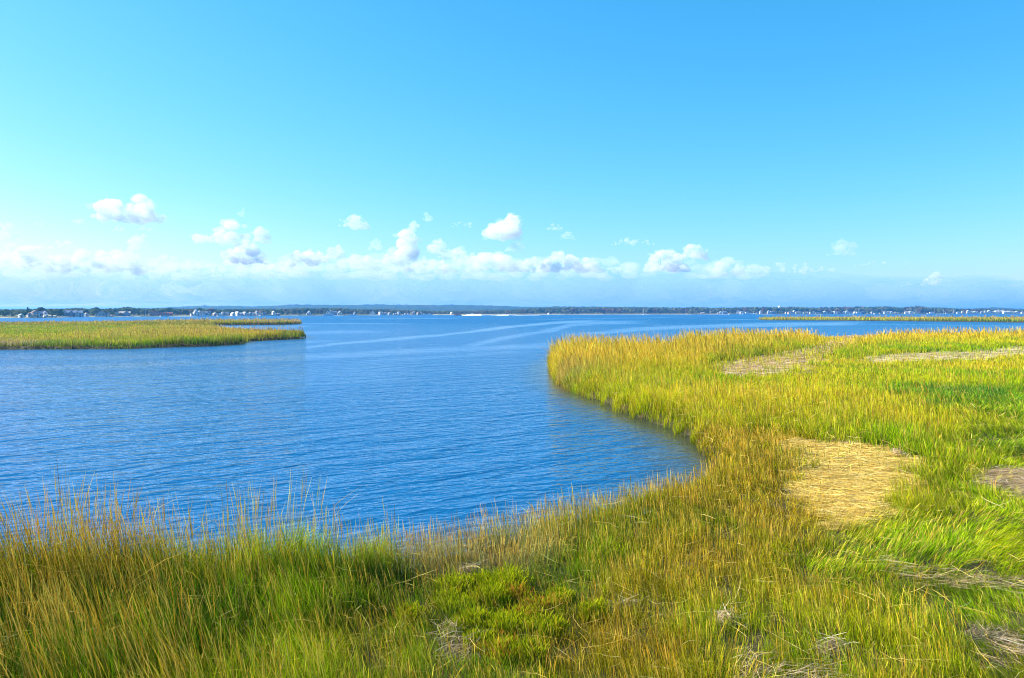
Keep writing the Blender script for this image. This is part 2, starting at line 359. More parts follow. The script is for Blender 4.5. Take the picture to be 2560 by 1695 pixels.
def clump_quads(Pc, size, col, seed=0, flat=0.5):
    """a small randomly turned leaf clump (two crossed quads -> one bent quad) at every point"""
    r = np.random.default_rng(seed); n = len(Pc)
    a = r.normal(size=(n,3)); a[:, 2] *= flat; a /= np.linalg.norm(a, axis=1)[:, None]
    b = np.cross(a, r.normal(size=(n,3))); b /= np.linalg.norm(b, axis=1)[:, None]
    s = size*(0.7+0.6*r.random(n)); s = s[:, None]
    V = np.empty((n,4,3)); V[:,0] = Pc-(a+b*.9)*s*.5; V[:,1] = Pc+(a*.8-b)*s*.5; V[:,2] = Pc+(a+b*.8)*s*.5; V[:,3] = Pc+(b-a*.9)*s*.5
    V[:, 1:3] += r.normal(size=(n,2,3))*s[:, None]*.12
    C = np.repeat(col, 4, axis=0)
    return V.reshape(-1,3), np.arange(4*n).reshape(n,4), C

# ---- the unbroken wood behind the front trees, one mass nobody could count
n = 52000
wx = rng.uniform(-300, 2900, n)
d0 = np.interp(wx, SHORE_XS, SHORE_D)
dep = rng.uniform(0, 1, n); wd = d0*(1.02 + 0.16*dep) + 18
tp = np.interp(wx, [t[0] for t in TREETOP], [t[1] for t in TREETOP]) + 1.0
Xw, Yw = (wx-CX)/F*wd, wd
hh = np.maximum(CAM_H + (HOR-tp)/F*(d0*1.12) - 1.0, 4.5)
lump = fbm(Xw/11, Yw/30, 71, 2); hh = hh*(0.9+0.28*lump)
zz = 1.5 + (hh-1.5)*np.sqrt(rng.random(n))
hue = vnoise(Xw/13, Yw/25, 72)[:, None]; hue2 = vnoise(Xw/17+9, Yw/25, 73)[:, None]
cw = np.array([0.045,0.095,0.035])*(1-hue)+np.array([0.14,0.15,0.06])*hue
cw = np.where(hue2 > 0.72, cw*0.4+np.array([0.12,0.075,0.045])*0.8, cw)*(0.65+0.7*rng.random((n,1)))
V_, Q_, C_ = clump_quads(np.c_[Xw, Yw, zz], np.clip(d0*0.0022, 1.2, 3.4), cw, 5)
o = link('shore_wood', mesh_np('shore_wood', V_, Q_, C_), foliage); tag(o, 'dense mixed wood behind the far shore', 'wood', kind='stuff')

# ---- trees one can tell apart
bark = mat('bark', (0.10,0.08,0.06), 0.9)
KINDS = {'oak': ('rounded dark green', (0.030,0.072,0.018), (0.06,0.11,0.03)), 'maple': ('olive green', (0.08,0.11,0.025), (0.16,0.17,0.05)),
         'autumn': ('brownish autumn', (0.12,0.08,0.04), (0.20,0.14,0.07)), 'pale': ('pale grey-green', (0.09,0.12,0.06), (0.19,0.20,0.11)), 'cedar': ('narrow dark evergreen', (0.02,0.055,0.018), (0.04,0.08,0.025))}
VAR = {}
def tree_meshes(kind, seed):
    key = (kind, seed)
    if key in VAR: return VAR[key]
    r = np.random.default_rng(100+seed*7+len(kind)); rd = random.Random(seed*13+len(kind)*5)
    name, c0, c1 = KINDS[kind]
    tr = MB(); tr.tube((0,0,-0.6), (0.1,0,3.2), 0.34, 0.22); pts = []
    if kind == 'cedar':
        for k in range(260):
            z = r.uniform(0.8, 10); q = (1-z/10.3)**0.8*1.7; a = r.uniform(0, 6.283); pts.append((math.cos(a)*q*r.uniform(.5,1), math.sin(a)*q*r.uniform(.5,1), z))
        tr.tube((0.1,0,3.0), (0,0,9.5), 0.2, 0.05)
    else:
        lobes = []
        for k in range(rd.randint(6, 9)):
            a = rd.uniform(0, 6.283); q = rd.uniform(0.8, 3.2); z = rd.uniform(3.6, 8.0); rr = rd.uniform(1.5, 2.5)
            q *= 1-0.09*max(0, z-5); lobes.append((math.cos(a)*q, math.sin(a)*q, z, rr))
            tr.tube((0.1,0,rd.uniform(2,3.0)), (math.cos(a)*q*.8, math.sin(a)*q*.8, z-0.3), 0.13, 0.05, 5)
        lobes.append((rd.uniform(-.6,.6), 0, 8.0, 1.9))
        for (lx, ly, lz, rr) in lobes:
            for k in range(46):
                v = r.normal(size=3); v /= np.linalg.norm(v); q = rr*r.uniform(0.55, 1.08); pts.append((lx+v[0]*q, ly+v[1]*q, lz+v[2]*q*0.85))
    pts = np.array(pts); m_ = len(pts)
    c0, c1 = [tuple(1.5*q_ for q_ in c_) for c_ in (c0, c1)]
    t = (vnoise(pts[:,0]*0.7+seed, pts[:,1]*0.7+pts[:,2]*0.9, 81)*0.6 + r.random(m_)*0.4)[:, None]
    cc = np.array(c0)*(1-t) + np.array(c1)*t
    v_, q_, c_ = clump_quads(pts, np.full(m_, 1.25 if kind != 'cedar' else 0.9), cc, seed, 0.8)
    cm = mesh_np('crown', v_, q_, c_); cm.materials.append(foliage)
    tm = bpy.data.meshes.new('trunk'); tm.from_pydata(tr.v, [], tr.f); tm.update(); tm.materials.append(bark)
    VAR[key] = (cm, tm); return VAR[key]
def land_z(x, y):
    # far land level (same rule as the ground sheet)
    f = float(poly_sd(FARSHORE, np.array([x]), np.array([y]))[0])
    return max(-0.9, min(max(f*0.05, -0.8), 0.9) + min(max((f-30)*0.01, 0), 3.0))
def plant_tree(kind, seed, px, d, height, label, width=1.0):
    cm, tm = tree_meshes(kind, seed)
    x = (px-CX)/F*d; z = land_z(x, d)
    s = height/10.0
    r = empty('tree', (x, d, z), random.uniform(0, 6.28)); r.scale = (s*width, s*width, s)
    tag(r, label, 'tree', 'trees along the far shore')
    for nm, me in (('trunk', tm), ('crown', cm)): link(nm, me, None, r)

# ---- houses
def hmat(name, c): return mat(name, c, 0.75, 0.12, 1.5)
WALL = {'white': hmat('white_clapboard', (0.60,0.60,0.60)), 'cream': hmat('cream_clapboard', (0.55,0.49,0.37)), 'grey': hmat('grey_shingle', (0.30,0.33,0.36)), 'blue': hmat('blue_shingle', (0.13,0.22,0.36)),
        'brick': hmat('red_brick', (0.42,0.14,0.09)), 'peach': hmat('peach_and_sunlit_brick', (0.70,0.45,0.32)), 'yellow': hmat('pale_yellow_clapboard', (0.58,0.52,0.30)), 'brown': hmat('brown_shingle', (0.25,0.17,0.11))}
ROOF = {'grey': hmat('grey_roof', (0.22,0.23,0.25)), 'blue': hmat('slate_blue_roof', (0.12,0.17,0.26)), 'white': hmat('white_roof', (0.50,0.51,0.53)), 'brown': hmat('brown_roof', (0.20,0.13,0.09)), 'red': hmat('red_roof', (0.34,0.10,0.07)), 'tan': hmat('tan_roof', (0.46,0.40,0.32))}
glass = mat('window_glass', (0.05,0.09,0.14), 0.15, spec=0.6); trim = mat('white_trim', (0.6,0.6,0.6), 0.6); door_m = mat('door_paint', (0.25,0.08,0.06), 0.5)
def block(par, w, dp, h, rh, wall, roof, ridge='y', ox=0.0, oy=0.0, floors=2, wins=True, chim=False, kind='gable', door=False):
    """one wing: walls up into the gables, roof slabs with overhang, windows, chimney"""
    m = MB(); x0, x1, y0, y1 = ox-w/2, ox+w/2, oy-dp/2, oy+dp/2; bz = -1.0
    rf = MB(); ov = 0.35; t = 0.18
    if kind == 'flat':
        m.box(x0, x1, y0, y1, bz, h); rf.box(x0-.25, x1+.25, y0-.25, y1+.25, h+.003, h+.35)
    elif kind == 'hip':
        m.box(x0, x1, y0, y1, bz, h); k = min(w, dp)*.5*.8
        a = [(x0-ov,y0-ov,h+.003),(x1+ov,y0-ov,h+.003),(x1+ov,y1+ov,h+.003),(x0-ov,y1+ov,h+.003)]
        if w >= dp: b_ = [(x0+k,oy,h+rh),(x1-k,oy,h+rh)]; f = [(0,1,5,4),(2,3,4,5),(3,0,4),(1,2,5),(3,2,1,0)]
        else: b_ = [(ox,y0+k,h+rh),(ox,y1-k,h+rh)]; f = [(1,2,5,4),(3,0,4,5),(0,1,4),(2,3,5),(3,2,1,0)]
        rf.add(a+b_, f)
    elif ridge == 'y':   # gable end faces the bay
        m.add([(x0,y0,bz),(x1,y0,bz),(x1,y0,h),(ox,y0,h+rh),(x0,y0,h),(x0,y1,bz),(x1,y1,bz),(x1,y1,h),(ox,y1,h+rh),(x0,y1,h)],
              [(0,1,2,3,4),(9,8,7,6,5),(0,5,6,1),(1,6,7,2),(2,7,8,3),(3,8,9,4),(4,9,5,0)])
        e_ = ov*rh/(w/2)
        for sg in (-1, 1):
            xe = ox+sg*(w/2+ov)
            rf.add([(xe,y0-ov,h-e_+.02),(ox,y0-ov,h+rh+.02),(ox,y0-ov,h+rh+t),(xe,y0-ov,h-e_+t),(xe,y1+ov,h-e_+.02),(ox,y1+ov,h+rh+.02),(ox,y1+ov,h+rh+t),(xe,y1+ov,h-e_+t)],
                   [(0,1,2,3),(7,6,5,4),(0,4,5,1),(1,5,6,2),(2,6,7,3),(3,7,4,0)])
    else:
        m.add([(x0,y0,bz),(x0,y1,bz),(x0,y1,h),(x0,oy,h+rh),(x0,y0,h),(x1,y0,bz),(x1,y1,bz),(x1,y1,h),(x1,oy,h+rh),(x1,y0,h)],
              [(4,3,2,1,0),(5,6,7,8,9),(0,1,6,5),(1,2,7,6),(2,3,8,7),(3,4,9,8),(4,0,5,9)])
        e_ = ov*rh/(dp/2)
        for sg in (-1, 1):
            ye = oy+sg*(dp/2+ov)
            rf.add([(x0-ov,ye,h-e_+.02),(x0-ov,oy,h+rh+.02),(x0-ov,oy,h+rh+t),(x0-ov,ye,h-e_+t),(x1+ov,ye,h-e_+.02),(x1+ov,oy,h+rh+.02),(x1+ov,oy,h+rh+t),(x1+ov,ye,h-e_+t)],
                   [(0,1,2,3),(7,6,5,4),(0,4,5,1),(1,5,6,2),(2,6,7,3),(3,7,4,0)])
    m.build('wall', WALL[wall], par); ro = rf.build('roof', ROOF[roof], par)
    if chim: MB().box(ox+w*.22-.45, ox+w*.22+.45, oy-.4, oy+.4, h*0.9, h+rh+1.0).build('chimney', WALL['brick'], ro)
    if wins:
        nx = max(1, min(6, int(w/3.2)))
        for fl in range(floors):
            z = 0.9 + fl*(h/floors)
            for k in range(nx):
                xc = x0+(k+.5)*w/nx
                if door and fl == 0 and k == nx//2:
                    MB().box(xc-.55, xc+.55, y0-.06, y0+.05, 0.0, 2.2).build('door', door_m, par); continue
                fr = MB().box(xc-.75, xc+.75, y0-.05, y0+.04, z-.1, z+1.6).build('window', trim, par)
                MB().box(xc-.55, xc+.55, y0-.09, y0+.03, z+.05, z+1.45).build('pane', glass, fr)
def house(px, label, w, h, rh, wall='white', roof='grey', ridge='y', back=16, rot=0.0, chim=False, kind='gable', floors=2, base=None, extra=None, name='house', door=True, cat='house'):
    """px: photo column; the shoreline there gives the distance; `back` metres inland"""
    d = shore_d(px)+back; x = (px-CX)/F*d; z = land_z(x, d) if base is None else base
    r = empty(name, (x, d, z-0.05), rot - math.atan2(x, d)*0.6); q_ = 0.8 if px < 460 else 0.84; r.scale = (q_, q_, q_*0.93); tag(r, label, cat, 'houses along the far shore')
    block(r, w, max(6, w*.8) if w < 16 else 11, h, rh, wall, roof, ridge, 0, 0, floors, True, chim, kind, door)
    for e_ in (extra or []): block(r, **e_)
    return r
def E_(w, h, rh, wall='white', roof='grey', ridge='y', ox=0, oy=0, dp=None, **k):
    return dict(w=w, dp=dp or max(4, w*.8), h=h, rh=rh, wall=wall, roof=roof, ridge=ridge, ox=ox, oy=oy, **k)
rL = rad(24)      # turned so that the sunlit left-hand side shows
# ---- left shore, 580 to 800 m away
house(53, 'small white cottage beside the dark rounded bush near the left edge', 3.6, 2.2, 1.2, 'white', 'white', rot=rL, floors=1, back=12)
house(88, 'large pinkish-white house with a three-storey centre and stepped gables at far left', 6.5, 4.6, 2.2, 'white', 'brown', chim=True, rot=rL, back=12,
      extra=[E_(3.4, 3.2, 1.2, 'white', 'brown', ox=-4.7), E_(3.4, 5.4, 1.4, 'peach', 'brown', ox=-1.0, oy=-3.2), E_(3.0, 2.4, .8, 'white', 'grey', ox=4.4)])
house(104, 'blue-roofed house with two white gable ends under the tallest left tree', 8.0, 3.6, 2.0, 'blue', 'blue', 'x', rot=rL, back=24, chim=True,
      extra=[E_(3.2, 3.3, 1.7, 'white', 'blue', ox=-3.4, oy=-3.0), E_(3.4, 4.3, 1.9, 'white', 'blue', ox=2.6, oy=-3.2)])
house(116, 'low pale boathouse right below the white gabled house', 4.6, 1.7, 0.8, 'cream', 'tan', 'x', rot=rL, floors=1, back=9, door=False)
house(133, 'flat cream beach shed on the sand spit edge', 5.2, 1.4, 0.6, 'cream', 'tan', 'x', floors=1, back=8, door=False, name='shed', cat='shed')
house(186, 'very wide blue-grey shingled mansion with white end towers', 17.0, 4.6, 2.6, 'blue', 'blue', 'x', rot=rad(6), back=14, chim=True, floors=2,
      extra=[E_(4.2, 6.0, 1.8, 'white', 'grey', ox=-9.6, oy=-1), E_(3.4, 3.0, 1.1, 'white', 'white', ox=-12.4, oy=-2), E_(4.0, 4.6, 1.8, 'blue', 'blue', ox=-2.4, oy=-5.6, chim=True), E_(3.6, 4.6, 1.6, 'white', 'blue', ox=3.6, oy=-5.6), E_(3.2, 3.4, 1.2, 'white', 'grey', ox=8.8, oy=-4.8)])
house(216, 'small pale green-white cottage just right of the wide mansion', 3.6, 3.0, 1.2, 'white', 'tan', rot=rL, back=10)
house(254, 'grey gambrel-roofed house with broad white trim and a lawn before it', 8.0, 3.6, 3.2, 'grey', 'blue', rot=rad(8), back=14,
      extra=[E_(2.6, 2.0, 1.0, 'white', 'white', ox=-5.0, oy=-2), E_(8.2, 0.5, 0.1, 'white', 'white', ox=0, oy=-5.2, dp=3, kind='flat', wins=False), E_(4.0, 3.4, 1.2, 'blue', 'blue', ox=6.4, oy=1, chim=False)])
house(275, 'tiny cream boathouse at the waterline between two large grey houses', 4.2, 1.3, 0.6, 'cream', 'tan', 'x', floors=1, back=6, door=False, name='boathouse', cat='boathouse')
house(312, 'long low blue house with tan roofs, two chimneys and a pale left end', 12.0, 3.6, 2.2, 'blue', 'tan', 'x', rot=rad(10), back=16, chim=True,
      extra=[E_(4.6, 4.0, 1.6, 'cream', 'tan', ox=-8.0, oy=-1, chim=True), E_(4.4, 4.4, 1.8, 'blue', 'tan', ox=2.0, oy=-5.6)])
house(394, 'long flat-roofed red brick building with a peach sunlit end', 14.5, 4.3, 0, 'brick', 'red', kind='flat', rot=rad(14), back=22, floors=2, name='brick_building', cat='building',
      extra=[E_(2.4, 4.7, 0, 'peach', 'red', ox=-8.4, dp=9, kind='flat'), E_(5.0, 4.9, 0, 'brick', 'red', ox=-2.0, oy=-1.0, dp=10, kind='flat')])  # sunlit brick put into the left end's peach wall colour
house(424, 'small red brick house right of the long brick building', 7.2, 2.9, 1.4, 'brick', 'red', 'x', rot=rad(14), back=20, extra=[E_(2.8, 3.2, 1.4, 'peach', 'red', ox=-4.6)])
house(491, 'tall white tiered house with a small domed cupola on the shore', 7.0, 4.4, 1.2, 'white', 'white', kind='hip', rot=rL, back=8,
      extra=[E_(4.2, 6.6, 1.0, 'white', 'white', ox=-0.3, kind='hip'), E_(1.6, 8.2, 0.9, 'white', 'white', ox=-0.3, dp=1.6, kind='hip', wins=False), E_(3.4, 2.6, .6, 'white', 'white', ox=-5.0, kind='flat')])
house(499, 'narrow white house with a tall thin dormer beside the tiered white house', 4.2, 4.2, 2.0, 'white', 'grey', rot=rL, back=22, extra=[E_(4.6, 2.2, .3, 'white', 'white', ox=1.2, oy=-4, kind='flat')])
house(516, 'dark blue shingled house with white dormers right of the tiered house', 10.5, 3.2, 2.2, 'blue', 'blue', 'x', rot=rad(8), back=16,
      extra=[E_(2.2, 4.4, 1.2, 'white', 'grey', ox=-3.4, oy=-3), E_(2.6, 4.6, 1.4, 'white', 'blue', ox=3.2, oy=-3)])
house(538, 'low pale house between the blue dormered house and the white triangle house', 4.4, 2.4, 1.4, 'grey', 'white', rot=rL, back=16)
house(549.5, 'bright white A-frame house shaped like a triangle', 4.6, 0.6, 3.0, 'white', 'white', rot=rad(-18), floors=1, back=10, door=False)
house(559, 'small grey house with white gable right of the A-frame', 4.0, 2.9, 1.5, 'grey', 'grey', rot=rL, back=20, extra=[E_(2.0, 3.4, 1.1, 'white', 'grey', ox=-1.8, oy=-2)])
house(567, 'grey-roofed house half hidden behind its white porch', 4.6, 2.9, 1.6, 'grey', 'blue', 'x', rot=rL, back=22, extra=[E_(1.8, 2.0, 1.0, 'white', 'white', oy=-3)])
house(582.5, 'white house with a steep bright left roof slope on the shore', 4.2, 2.8, 1.9, 'white', 'white', rot=rad(30), back=7)
house(593, 'narrow white house with a long sloping sunlit roof', 3.2, 3.2, 2.4, 'white', 'white', rot=rad(38), back=10, extra=[E_(2.4, 1.8, 1.2, 'white', 'white', ox=2.2, oy=-1)])
house(602.5, 'blue-grey cottage with a thin white sloping side', 3.2, 2.4, 1.7, 'white', 'blue', rot=rad(34), back=10)
house(612, 'tall bright white gabled cottage standing alone on the water edge', 3.4, 3.6, 1.8, 'white', 'white', rot=rad(34), back=7)
house(626, 'white house with a peaked porch and grey roof right of the lone tall cottage', 6.0, 2.6, 1.8, 'white', 'grey', rot=rL, back=12, extra=[E_(3.0, 1.8, .9, 'white', 'grey', ox=-3.6)])
house(637, 'plain grey-mauve house with a wide roof beside the cream house', 5.2, 2.6, 1.6, 'grey', 'grey', 'x', rot=rL, back=20)
house(649, 'large cream house with tall white left wall above a white quay', 7.0, 4.6, 1.8, 'cream', 'brown', 'x', rot=rL, back=14, chim=True, extra=[E_(2.6, 5.2, 1.6, 'white', 'grey', ox=-3.8, oy=-1)])
house(660, 'blue flat-topped house with a white balcony above the white quay', 6.0, 4.6, 0, 'blue', 'white', kind='flat', rot=rad(10), back=16)
house(684, 'small bright white house top showing among trees above the quay', 3.2, 3.6, 1.6, 'white', 'white', rot=rL, back=34, base=1.5)
house(694, 'blue-roofed flat house with a white eave line at the end of the quay', 6.6, 2.9, 0.9, 'blue', 'white', kind='hip', rot=rad(8), back=18)
house(773, 'small white two-storey house alone against brown trees', 3.8, 4.4, 1.8, 'white', 'grey', rot=rL, back=12, extra=[E_(2.4, 2.2, .8, 'grey', 'grey', ox=-2.8)])
house(821, 'bright white steep-gabled house with its long pale boat dock', 5.2, 4.8, 2.4, 'white', 'grey', rot=rad(-12), back=9)
house(834, 'long blue house with a thin white gable left end', 9.0, 3.8, 2.0, 'blue', 'blue', 'x', rot=rad(10), back=20, extra=[E_(1.9, 5.4, 2.6, 'white', 'blue', ox=-4.6, oy=-2)])
house(850, 'pale yellow gabled house right of the long blue house', 5.2, 4.0, 2.6, 'yellow', 'grey', rot=rL, back=14, extra=[E_(2.4, 3.0, .9, 'white', 'grey', ox=-2.8)])
house(887, 'little blue cottage low among dark trees', 3.2, 2.6, 1.4, 'grey', 'blue', rot=rL, back=16)
house(932, 'cream-white gabled house whose roof slopes far down to the left', 5.4, 3.6, 3.0, 'white', 'white', rot=rad(-14), back=12, extra=[E_(3.0, 2.2, 1.2, 'cream', 'white', ox=-3.6)])
house(952, 'low white house with a flat roof among trees mid shore', 5.6, 2.9, .8, 'white', 'white', 'x', rot=rL, back=22, base=1.8)
house(964, 'mauve-grey house with pale windows mid shore', 4.2, 3.0, 1.0, 'grey', 'grey', 'x', rot=rL, back=18)
house(974, 'pale grey boatyard shed beside the water mid shore', 4.6, 3.0, 1.0, 'grey', 'white', rot=rL, back=9, door=False, name='shed', cat='shed')
house(989, 'long low white shed joined to a taller white house', 7.6, 2.4, .6, 'white', 'white', 'x', rot=rad(6), back=10)
house(997, 'taller white block at the right end of the long white shed', 3.8, 4.4, 1.2, 'white', 'grey', rot=rL, back=12)
house(1032, 'cream house with a raised white square upper floor', 6.4, 2.6, 1.0, 'cream', 'tan', 'x', rot=rad(6), back=14, extra=[E_(4.6, 5.0, .8, 'white', 'white', ox=1.2, kind='hip')])
house(1046, 'mauve-grey cottage right of the cream house with raised floor', 4.4, 3.4, 1.6, 'grey', 'brown', rot=rL, back=20)
house(1054, 'low grey cottage nearest the moored white boats', 4.0, 2.6, 1.2, 'grey', 'grey', rot=rL, back=14)
house(1129, 'tiny cream hut on the pale beach left of the racing boat', 3.4, 2.8, 1.4, 'cream', 'tan', rot=rL, back=22, door=False, floors=1)
house(1372, 'tiny pale hut at the foot of the wooded shore in the middle', 3.6, 1.8, 1.0, 'white', 'tan', rot=rL, back=16, door=False, floors=1)
house(1756, 'long pale green-grey hut low on the straw shore', 7.4, 2.4, .8, 'cream', 'white', 'x', back=26, floors=1, door=False)
# ---- right shore, about 1500 m away
R = [(1796,'small white beach hut, first on the right-hand shore',5,2.6,1.2,'white','white',{}),
 (1802,'white house with a bright tilted roof at the start of the right shore',6.4,4.6,1.8,'white','white',{}),
 (1811,'blue house with pale window bays right of the first white houses',8,5,1.8,'blue','blue',{'ridge':'x','chim':True}),
 (1816,'small white annex beside the first blue house',3.6,3.6,1.2,'white','grey',{}),
 (1845,'tall bright white gabled house with a cupola peak',7,6.4,4.2,'white','white',{'rot':rad(-8)}),
 (1853,'white two-storey wing right of the tall gabled house',6,5.8,1.0,'white','grey',{'kind':'hip'}),
 (1859,'pale blue-white house end standing back from the gabled house',5.4,6.2,1.6,'white','blue',{}),
 (1893,'white stepped boathouse nearest the moored boats on the right shore',6,3.8,2.2,'white','grey',{}),
 (1901,'narrow white tower house among dark trees',4,6.2,2.6,'white','grey',{}),
 (1921,'thin white gabled house leaning against dark woods',4,6.4,2.4,'white','grey',{}),
 (1926,'white house with a long sunlit left slope below the water tank',5,4.6,1.8,'white','white',{}),
 (1931,'dark blue house between two white ones below the water tank',6,4.6,1.8,'blue','blue',{'ridge':'x','chim':True}),
 (1937.5,'round-looking bright white house right below the water tank',5,5.2,1.6,'white','white',{'kind':'hip'}),
 (1966,'white house just past the left tip of the far grass island',6,4.8,1.8,'white','grey',{}),
 (1972,'peach brick house beside a white one above the far grass island',5,4.4,1.6,'peach','brown',{}),
 (1979,'dark grey cottage with low roof right of the peach house',6,4.0,1.6,'grey','blue',{'ridge':'x'}),
 (1984.5,'tall thin white house with a bright left wall above the far island',4,7.0,1.6,'white','white',{}),
 (1994,'long cream row house with grey dormers',9,3.8,1.8,'yellow','grey',{'ridge':'x','chim':True}),
 (2003,'bright white block house right of the cream row',6,5.4,1.2,'white','white',{'kind':'hip'}),
 (2012,'low tan house with pale windows behind the narrow beach',7,3.6,1.2,'cream','tan',{'ridge':'x'}),
 (2019,'small bright white cottage right of the low tan house',4.6,3.8,1.2,'white','white',{}),
 (2028,'broad white gabled house with a bright sloping roof',8,4.6,2.2,'white','white',{}),
 (2034,'white house with greenish shutters beside the broad gabled one',5,4.8,1.4,'white','grey',{}),
 (2044,'wide mauve-roofed low house with tan front',10,3.4,1.6,'cream','grey',{'ridge':'x'}),
 (2053,'reddish-roofed beach house with a long tan side',7,3.4,1.6,'cream','red',{'ridge':'x'}),
 (2062,'large white house with a hump-shaped bright roof',10,4.6,2.8,'white','white',{}),
 (2074.5,'white house with the tallest narrow peak on the right shore',5,6.4,3.0,'white','white',{}),
 (2080,'small brown-fronted house right of the narrow white peak',4.6,4.6,1.8,'brown','grey',{}),
 (2087,'white upper-floored house with a slate roof behind the beach',6,6.2,1.2,'white','blue',{'ridge':'x'}),
 (2096,'pale grey long house with a hipped roof',8,4.2,1.4,'grey','grey',{'kind':'hip'}),
 (2109,'bright white square house left of the big three-gabled white house',5,5.4,1.0,'white','white',{'kind':'hip'}),
 (2117,'big white three-gabled house on the right shore',9,5.6,2.4,'white','white',{'chim':True}),
 (2126,'white house with a bright low right wing past the three-gabled house',7,4.6,1.4,'white','white',{}),
 (2137,'cream house with grey roof and two lit windows among trees',5,5.2,1.6,'cream','grey',{}),
 (2147,'thin pale house behind the large moored white launch',5,5.0,1.6,'white','blue',{}),
 (2155,'blue house with pale gables right of the large moored launch',8,4.8,1.6,'blue','grey',{'ridge':'x'}),
 (2161,'pale green-grey house at the edge of the small wood',5,4.6,1.6,'grey','white',{}),
 (2169.5,'narrow pale yellow house in front of trees',4.4,5.6,1.4,'yellow','grey',{}),
 (2179,'small white cottage with a grey roof right of the pale yellow one',4.6,4.8,1.8,'white','grey',{}),
 (2189.5,'large cream-white house with a high rounded roof above a white seawall',9,5.6,2.4,'cream','white',{}),
 (2201,'white cottage set high behind the cream-white house',4,6.4,1.4,'white','white',{}),
 (2207,'white beach cottage with a grey porch near the seawall end',4.6,4.0,1.6,'white','grey',{}),
 (2212,'white house with a ridge sloping down to the right',6,6.0,1.8,'white','grey',{}),
 (2219,'white block house in the middle of the bright row',6,5.4,1.2,'white','white',{'kind':'hip'}),
 (2228.5,'white house with brown windows at the end of the bright row',7,4.6,1.6,'white','white',{}),
 (2237,'tan low house with a long roof running down to the sand',8,3.0,1.4,'cream','tan',{'ridge':'x'}),
 (2245,'tiny white beach shed on the sand after the bright row',3.6,2.4,.8,'white','white',{'floors':1}),
 (2265,'isolated white two-storey house before the long pale marina sheds',7,5.2,1.0,'white','white',{'kind':'hip'}),
 (2277,'wide pale pink-white marina shed with a humped roof',12,5.0,2.4,'white','white',{'name':'shed','cat':'shed'}),
 (2289,'long cream marina shed sloping down to the right',13,3.4,1.8,'cream','white',{'name':'shed','cat':'shed'}),
 (2305,'small white house front in the dark wood right of the marina sheds',4.6,6.0,1.2,'white','grey',{'back':50}),
 (2313,'small pale blue house in the dark wood right of the marina sheds',4.2,5.2,1.2,'white','blue',{'back':50}),
 (2331,'low mauve-grey house just above the start of the long seawall',8,3.6,1.6,'grey','grey',{'ridge':'x'}),
 (2353,'small white house roof in the wood above the long seawall',4.6,6.2,1.0,'white','white',{'back':60}),
 (2366,'narrow cream house in the wood above the seawall',3.8,6.0,1.0,'cream','grey',{'back':60}),
 (2376,'bright white wide house high in the wood above the seawall',7,7.0,1.2,'white','white',{'back':60}),
 (2384,'white house with a slanting roof right of the bright wide one',6,7.0,1.4,'white','white',{'back':55}),
 (2396,'pale green-white low house by the seawall',8,4.0,1.4,'white','grey',{}),
 (2406,'beige house with a tall plain front near the seawall',5,6.0,1.4,'cream','tan',{}),
 (2419,'tall white peaked house standing over a row of low white ones',6,6.4,2.8,'white','white',{}),
 (2428,'low cream-white house right of the tall peaked one',8,3.8,1.6,'cream','white',{'ridge':'x'}),
 (2436,'white house with a domed look above the seawall',6,5.8,1.6,'white','white',{'kind':'hip'}),
 (2443,'pale aqua-white low house with a sloping right roof',7,3.6,1.6,'white','white',{}),
 (2454,'grey-green cottage in the gap before the large white blocks',5,5.0,1.4,'grey','tan',{}),
 (2462.5,'white stepped house, first of the large white blocks',6,6.2,2.0,'white','white',{}),
 (2472,'tall white gabled block with a bright left wall',8,7.0,2.6,'white','white',{}),
 (2482,'tan-fronted house between the tall gabled block and the slanted white one',6,5.0,1.6,'cream','white',{}),
 (2491,'large white house with a roof rising to the right',10,6.4,2.2,'white','white',{'ridge':'x'}),
 (2500,'white house with a pointed gable left of the longest roof',6,5.4,2.4,'white','white',{}),
 (2505.5,'narrow white tower with flat top beside the longest roof',4,8.6,.8,'white','white',{'kind':'hip'}),
 (2515,'longest white-roofed house near the right edge',14,5.6,2.0,'white','white',{'ridge':'x'}),
 (2530,'low cream house with dark openings near the right edge',9,3.8,1.8,'cream','white',{'ridge':'x'}),
 (2541,'white humped-roof house near the right edge',9,4.2,2.4,'white','white',{}),
 (2555,'small white cottage at the very right edge of the shore',5,3.8,1.6,'white','grey',{})]
for k, (px, lab, w, h, rh, wa, ro, kw) in enumerate(R):
    kw = dict(kw); kw.setdefault('rot', rad(12+ (k*37 % 17)-8)); kw.setdefault('back', 22 + (k*29 % 14)); kw.setdefault('base', 1.1)
    if kw.pop('chim', None): kw['chim'] = True
    house(px, lab, w*0.98, h*0.92, rh*0.92, wa, ro, **kw)

